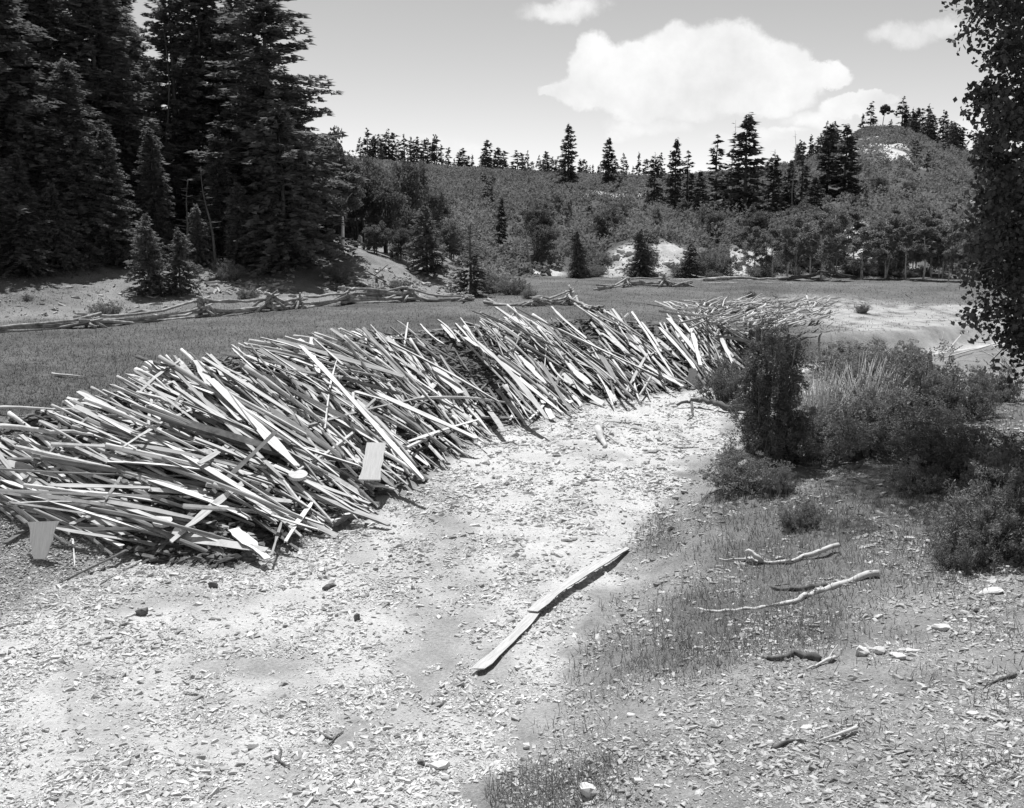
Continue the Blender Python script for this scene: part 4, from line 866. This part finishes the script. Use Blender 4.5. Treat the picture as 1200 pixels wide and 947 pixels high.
# ------------------------------------------------------------------ branches, logs, sticks
def branch(name, pts, rad, lab, mat, cat='branch', forks=(), lift=.025, seed=0):
    rs = np.random.default_rng(seed+len(pts)*7+int(pts[0][0])); base = P(*pts[0][:2]); Bv = np.array(base); bg = Bag(); e = None
    def go(pp, r):
        W_ = [np.array(P(p[0], p[1], p[2] if len(p) > 2 else lift))-Bv for p in pp]; W_ = np.array(W_); n = len(W_); t = np.linspace(0, n-1, n*4-3); q = np.stack([np.interp(t, np.arange(n), W_[:, c]) for c in range(3)], 1)
        q = q+(rs.random(q.shape)-.5)*r*.9; add_tube(bg, q, np.linspace(r, r*.35, len(q)), sides=7, jit=.15, rs=rs)
    go(pts, rad)
    for f in forks: go(f[0], f[1])
    o = bg.build(name, mat, None, True); o.location = base; return tag(o, lab, cat)
branch('branch', [(984, 638, .12), (950, 650, .06), (920, 659), (893, 658), (878, 656), (842, 656)], .04, 'crooked pale fallen branch with upright fork on the near bank', M['aspenbark'], forks=[([(893, 658, .03), (877, 644, .2), (872, 656)], .04)])
branch('log', [(1028, 670, .08), (985, 685), (950, 697), (930, 706), (895, 711), (850, 716), (818, 714)], .05, 'long pale decaying log half hidden in the bank grass', M['aspenbark'], 'log', lift=.01)
branch('branch', [(968, 684), (945, 690), (910, 690), (902, 687)], .045, 'dark short branch just above the long pale log', M['darkwood'])
branch('branch', [(962, 772), (930, 765), (910, 772), (892, 770)], .05, 'black crooked branch in the near bank grass', M['darkwood'])
branch('branch', [(978, 770), (960, 778), (945, 784)], .02, 'thin white stick right of the black crooked branch', M['twig'], forks=[([(970, 773), (982, 755, .12)], .012)])
branch('log', [(876, 478, .15), (850, 476, .18), (830, 470, .22), (812, 470, .18), (795, 474, .1)], .11, 'thick dark dead log jutting from the shrub over white gravel', M['darkwood'], 'log', forks=[([(810, 472, .15), (812, 485, .05), (806, 492, .03)], .035)])
branch('snag', [(700, 498, .3), (704, 512, .12), (710, 524, .02)], .13, 'small twisted root snag alone in the middle of the wash', M['twig'], 'snag', forks=[([(704, 505, .2), (725, 520)], .03), ([(703, 510, .1), (690, 515)], .03), ([(700, 500, .25), (712, 492, .3)], .03), ([(708, 515, .05), (715, 505, .2), (708, 498, .3)], .04)])
branch('branch', [(752, 498), (730, 495), (708, 494)], .02, 'thin curved stick beside the root snag', M['darkwood'])
branch('branch', [(790, 525), (818, 524)], .02, 'thin dark stick on the white gravel near the juniper', M['darkwood'])
branch('branch', [(1190, 397, .2), (1160, 405, .15), (1110, 418, .1), (1065, 425)], .035, 'long thin pale pole on the slope below the hanging leaves', M['twig'])
branch('branch', [(1190, 440, .5), (1165, 418, .4), (1150, 410, .3)], .03, 'dead pale branch sticking out at the right border', M['deadwood'], forks=[([(1190, 430, .4), (1160, 402, .35), (1135, 400, .3)], .02), ([(1190, 420, .5), (1170, 400, .5)], .02)])
branch('branch', [(1110, 412), (1126, 392, .3)], .035, 'pale arched stick on the rim of the far bank', M['twig'], forks=[([(1098, 408, .05), (1105, 402, .2), (1116, 408, .05)], .03), ([(1104, 400, .2), (1106, 388, .5)], .02)])
branch('branch', [(380, 690), (393, 684)], .05, 'dark bark lump lying on the white gravel', M['darkwood'])
branch('branch', [(1190, 790), (1155, 803)], .018, 'thin dark stick near the lower right border', M['darkwood'])
branch('branch', [(1062, 345), (1068, 350)], .05, 'short stub on the sandy mound', M['darkwood'])
branch('branch', [(405, 328, .1), (425, 335), (450, 345, .1), (478, 347)], .10, 'dark fallen log on the slope above the fence', M['darkwood'], 'log', forks=[([(452, 330, .2), (430, 318, 1.), (412, 325, .6)], .04), ([(478, 347, .1), (495, 326, .9)], .03)])
branch('branch', [(395, 318, .1), (440, 322, .2), (455, 310, 1.)], .06, 'pale bent dead branch on the slope by the aspen', M['deadwood'])
branch('log', [(825, 328, .1), (860, 326, .1), (900, 327, .1), (925, 326, .2)], .14, 'long pale log lying along the far edge of the meadow', M['logwood'], 'log')
branch('log', [(920, 327, .1), (955, 323, .4), (962, 318, .7), (1002, 324, .2)], .13, 'dark crooked fallen tree at the far edge of the meadow', M['darkwood'], 'log', forks=[([(960, 320, .5), (975, 326, .1)], .09)])
branch('branch', [(838, 295, .2), (858, 308, .1)], .16, 'dark stick slanting on the white bank', M['darkwood'])
branch('branch', [(240, 332, .05), (270, 330, .1), (292, 334, .05)], .05, 'pale fallen limb among litter below the left stand', M['deadwood'])
branch('branch', [(160, 418, .25), (182, 426, .35), (205, 430, .5)], .05, 'dark twisted limb at the upper left corner of the heap', M['darkwood'])
branch('pole', [(60, 438, .05), (100, 442, .05)], .025, 'short pale stick lying in the meadow grass', M['twig'], 'pole')
branch('pole', [(-10, 478, .1), (60, 479, .12), (115, 482, .3)], .04, 'upper long thin pole reaching from left border into the heap', M['twig'], 'pole')
branch('pole', [(-10, 500, .15), (60, 505, .2), (110, 509, .3)], .06, 'lower long pale pole reaching from left border into the heap', M['twig'], 'pole')
branch('branch', [(658, 632), (672, 634)], .045, 'small dark-edged chunk of wood on the open gravel', M['twig'])
branch('branch', [(322, 885), (330, 893), (340, 899)], .018, 'small dark twig in the lower left gravel', M['darkwood'], forks=[([(330, 880), (326, 895)], .012)])
branch('branch', [(375, 860), (390, 866), (402, 856)], .018, 'bent dark twig lower left of the boards', M['darkwood'], forks=[([(386, 872), (395, 862)], .012)])
branch('branch', [(905, 876), (930, 866), (945, 868)], .02, 'small dark stick among the rubble at lower right', M['darkwood'])
branch('branch', [(1005, 852, .05), (960, 868)], .02, 'pale splinter stick in the lower right rubble', M['twig'])
# dead snags
def snag(px, d, top, lab, lean=0., r=.12):
    rs_ = np.random.default_rng(int(px)); p = at(px, d); H = top_h(px, top, p); bg = Bag(); zz_ = np.linspace(0, 1, 9); add_tube(bg, np.stack([lean*zz_+.015*H*np.sin(zz_*8+px), .01*H*np.cos(zz_*6), zz_*H-.2], 1), np.linspace(r, r*.12, 9), sides=6)
    for k in range(20):
        z_ = H*(.3+.65*rs_.random()); az = rs_.random()*6.28; L = .12*H*(1.1-z_/H)+.2; q = np.array([lean*z_/H, 0, z_]); add_tube(bg, [q, q+np.array([math.cos(az)*L, math.sin(az)*L, .15*L])], [r*.25, r*.08], sides=3)
    o = bg.build('dead_tree', M['deadwood'] if px > 300 else M['trunk'], None, True); o.location = p; return tag(o, lab, 'dead tree')
snag(622, 76, 270, 'pale dead leaning snag at the foot of the hill', -.4); snag(855, 116, 118+20, 'thin bare spike between tall valley spruces', 0, .10); snag(926, 118, 150, 'bare spike over the right valley stand', 0, .09); snag(612, 318, 178, 'bare thin spike on the left skyline ridge', 0, .18); snag(1080, 320, 128, 'bare spike on the peak skyline', 0, .2)
snag(203, 55, 25, 'bare dead tree with crooked branches against the sky gap', .3, .13); snag(256, 49.5, 190, 'thin leaning dead stem inside the left stand', -.6, .09); snag(218, 49.5, 205, 'grey dead stem with curled branches before the dark spruces', .4, .09)
for k, a in enumerate([1072, 1079, 1086, 1093, 1100]): snag(a, 135+3*k, 205+3*k, 'thin bare stem in the dead clump on the peak slope', .2*(k-2), .12)['group'] = 'dead clump on the peak slope'
# ------------------------------------------------------------------ rocks
def rock(px, py, L, W_, H, lab, mat=None, name='stone', rz=None):
    rs_ = np.random.default_rng(int(px*3+py)); n_ = rs_.integers(5, 9); aa = np.sort((np.arange(n_)+rs_.random(n_)*.8)/n_*6.283); rr_ = .5*(.75+.35*rs_.random(n_))
    V = []
    for z_, q_ in ((-.7, .8), (.15, 1.), (.5, .78)):
        for a_, r_ in zip(aa, rr_): V.append((math.cos(a_)*r_*q_*L*(1+.15*rs_.normal()), math.sin(a_)*r_*q_*W_*(1+.15*rs_.normal()), (z_+.12*rs_.normal())*H))
    V += [(0, 0, -.7*H), (.1*L*rs_.normal(), .1*W_*rs_.normal(), .62*H)]; Q = [(k_*n_+j_, k_*n_+(j_+1) % n_, (k_+1)*n_+(j_+1) % n_, (k_+1)*n_+j_) for k_ in range(2) for j_ in range(n_)]
    Tt = [(3*n_, (j_+1) % n_, j_) for j_ in range(n_)]+[(3*n_+1, 2*n_+j_, 2*n_+(j_+1) % n_) for j_ in range(n_)]
    o = mk(name, np.array(V), [np.array(Tt), np.array(Q)], mat or M['rock'])
    p = P(px, py); o.location = (p.x, p.y, p.z+H*.3); o.rotation_euler = ((rs_.random()-.5)*.3, (rs_.random()-.5)*.3, rs_.random()*.8-.4 if rz is None else rz); return tag(o, lab, 'stone')
rock(516, 899, .30, .17, .06, 'largest flat stone at the bottom centre of the wash'); rock(494, 896, .10, .08, .06, 'dark small stone touching the largest flat stone', M['bark']); rock(522, 912, .15, .08, .05, 'small pale stone under the largest flat stone')
rock(1102, 737, .28, .18, .06, 'flat pale stone on the near bank at right'); rock(1165, 694, .42, .2, .05, 'white slab-like stone below the big near bush'); rock(1010, 768, .22, .17, .12, 'pale angular stone beside the thin white stick'); rock(1030, 765, .16, .14, .08, 'pale stone next to the angular stone'); rock(1052, 771, .2, .15, .06, 'rounded flat stone in the row on the near bank'); rock(1070, 764, .2, .1, .04, 'thin flat stone at the right end of the row')
rock(690, 929, .22, .16, .08, 'white stone in weeds at the bottom border'); rock(617, 876, .13, .1, .05, 'pale stone beside the dark mud patch'); rock(418, 727, .1, .1, .12, 'dark upright lump on the white gravel', M['bark'], 'bark_lump'); rock(168, 720, .18, .13, .1, 'dark clod on the pale soil below the left heap', M['bark'], 'bark_lump'); rock(250, 688, .16, .13, .1, 'dark clod near the foot of the left heap', M['bark'], 'bark_lump')
rock(668, 633, .3, .14, .08, 'pale stone block in the open wash'); rock(1045, 595, .12, .1, .06, 'small pale stone at the lip of the shade'); rock(1065, 632, .26, .12, .05, 'white flat stone left of the low sprawling bush'); rock(1180, 665, .2, .08, .03, 'thin white chip within the big near bush'); rock(490, 563, .5, .3, .14, 'dark lump at the heap foot near the blank white board', M['bark'], 'bark_lump'); rock(290, 655, .3, .2, .14, 'dark end of a log at the very foot of the heap', M['bark'], 'bark_lump')
for k in range(34):
    rs_ = np.random.default_rng(900+k); px = 640+540*rs_.random(); py = 720+215*rs_.random(); s_ = .03+.06*rs_.random()**2; rock(px, py, s_*1.8, s_*1.1, s_*.45, 'small pale stone in the rubble of the near bank', name='stone')['group'] = 'small stones of the near bank'
for k in range(60):
    rs_ = np.random.default_rng(950+k); px = 982+62*rs_.random(); py = 157+30*rs_.random(); s_ = .4+1.3*rs_.random()**2; p = P(px, py)
    if p.y > 345: continue
    rock(px, py, s_*1.6, s_, s_*.6, 'white rock of the outcrop under the peak', name='outcrop_rock')['group'] = 'rocks of the outcrop'
for k in range(26):
    rs_ = np.random.default_rng(990+k); L_ = [(745, 300), (790, 308), (870, 312), (1010, 295), (1028, 310)][k % 5]; rock(L_[0]+22*rs_.normal()*.6, L_[1]+5*rs_.normal(), .7, .5, .3, 'pale block on the white eroded bank', name='bank_stone')['group'] = 'blocks of the eroded bank'
# ------------------------------------------------------------------ sky, clouds, sun
w = bpy.data.worlds.new('World'); scene.world = w; w.use_nodes = True; nt = w.node_tree; nt.nodes.clear()
def N(ty, **k):
    n = nt.nodes.new(ty)
    for a, v in k.items(): setattr(n, a, v)
    return n
def Mth(op, a, b=0., c=None):
    n = N('ShaderNodeMath', operation=op)
    for i_, v in enumerate([a, b] + ([c] if c is not None else [])):
        if isinstance(v, (int, float)): n.inputs[i_].default_value = v
        else: nt.links.new(v, n.inputs[i_])
    return n.outputs[0]
sky = N('ShaderNodeTexSky', sky_type='NISHITA'); sky.sun_disc = False; sky.sun_elevation = SUN_EL; sky.sun_rotation = SUN_AZ; sky.altitude = 2400; sky.air_density = 1.; sky.dust_density = .5
bw = N('ShaderNodeRGBToBW'); nt.links.new(sky.outputs[0], bw.inputs[0])
tc = N('ShaderNodeTexCoord'); sp = N('ShaderNodeSeparateXYZ'); nt.links.new(tc.outputs['Generated'], sp.inputs[0])
yy = Mth('MAXIMUM', sp.outputs[1], .02); u = Mth('DIVIDE', sp.outputs[0], yy); v = Mth('DIVIDE', sp.outputs[2], yy)
cb = N('ShaderNodeCombineXYZ'); nt.links.new(u, cb.inputs[0]); nt.links.new(v, cb.inputs[1])
def cn(scale, det, ox=0., rough=.55):
    m = N('ShaderNodeMapping'); m.inputs['Location'].default_value = (ox, ox, 0); nt.links.new(cb.outputs[0], m.inputs[0]); n = N('ShaderNodeTexNoise'); n.inputs['Scale'].default_value = scale; n.inputs['Detail'].default_value = det; n.inputs['Roughness'].default_value = rough
    nt.links.new(m.outputs[0], n.inputs[0]); return n.outputs[0]
n1 = cn(16, 9, 0., .62); n2 = cn(16, 9, 7.3, .62); n3 = cn(9, 8, 3.1, .6)
uu = Mth('MULTIPLY_ADD', Mth('SUBTRACT', n1, .5), .05, u); vv = Mth('MULTIPLY_ADD', Mth('SUBTRACT', n2, .5), .045, v)
CL = [(700, 78, 34, 34), (745, 95, 60, 42), (700, 102, 55, 22), (800, 85, 62, 48), (850, 78, 60, 45), (900, 92, 60, 38), (840, 103, 85, 20), (960, 88, 40, 14), (650, 104, 20, 9), (745, 150, 38, 12), (775, 150, 36, 12), (725, 158, 20, 7), (660, 12, 55, 14), (1060, 42, 50, 17), (1100, 35, 40, 14), (960, 140, 40, 14), (1005, 125, 40, 13), (920, 155, 24, 6), (1030, 112, 22, 9), (495, 172, 55, 12), (535, 176, 38, 10), (1120, 150, 40, 14), (880, 160, 60, 9)]
f = None
for (px, py, rx, ry) in CL:
    cu, _, cv = ray(px, py); a = Mth('DIVIDE', Mth('SUBTRACT', uu, float(cu)), rx/F*1.22); b = Mth('DIVIDE', Mth('SUBTRACT', vv, float(cv)), ry/F*1.25)
    e_ = Mth('SUBTRACT', 1., Mth('MULTIPLY_ADD', a, a, Mth('MULTIPLY', b, b))); amp = .42 if (py > 130 or py < 60) and ry < 18 else 1.; e_ = Mth('MULTIPLY', Mth('MAXIMUM', e_, 0.), amp)
    f = e_ if f is None else Mth('MAXIMUM', f, e_)
n4 = cn(40, 8, 11., .65)
f = Mth('MULTIPLY_ADD', Mth('SUBTRACT', n4, .5), .45, f)
mr = N('ShaderNodeMapRange', interpolation_type='SMOOTHSTEP'); mr.inputs['From Min'].default_value = .10; mr.inputs['From Max'].default_value = .46; nt.links.new(f, mr.inputs[0])
mask = Mth('MULTIPLY', mr.outputs[0], Mth('GREATER_THAN', sp.outputs[1], .05))
mr2 = N('ShaderNodeMapRange'); mr2.inputs['From Min'].default_value = .3; mr2.inputs['From Max'].default_value = .65; mr2.inputs['To Min'].default_value = 5.0; mr2.inputs['To Max'].default_value = 7.0; nt.links.new(n3, mr2.inputs[0])
mx = N('ShaderNodeMix', data_type='FLOAT'); nt.links.new(Mth('MULTIPLY', mask, .92), mx.inputs[0]); nt.links.new(bw.outputs[0], mx.inputs[2]); nt.links.new(mr2.outputs[0], mx.inputs[3])
bg = N('ShaderNodeBackground'); bg.inputs[1].default_value = .094; nt.links.new(mx.outputs[0], bg.inputs[0]); out = N('ShaderNodeOutputWorld'); nt.links.new(bg.outputs[0], out.inputs[0])
sd = bpy.data.lights.new('sun', 'SUN'); sd.energy = 4.3; sd.angle = R(.53); so = bpy.data.objects.new('sun', sd); COL.objects.link(so); so.rotation_euler = S.to_track_quat('Z', 'Y').to_euler()
scene.view_settings.view_transform = 'Standard'; scene.view_settings.look = 'None'; scene.view_settings.gamma = 1; scene.view_settings.exposure = .68
scene.cycles.max_bounces = 6; scene.cycles.diffuse_bounces = 4; scene.cycles.transmission_bounces = 3
print('done')
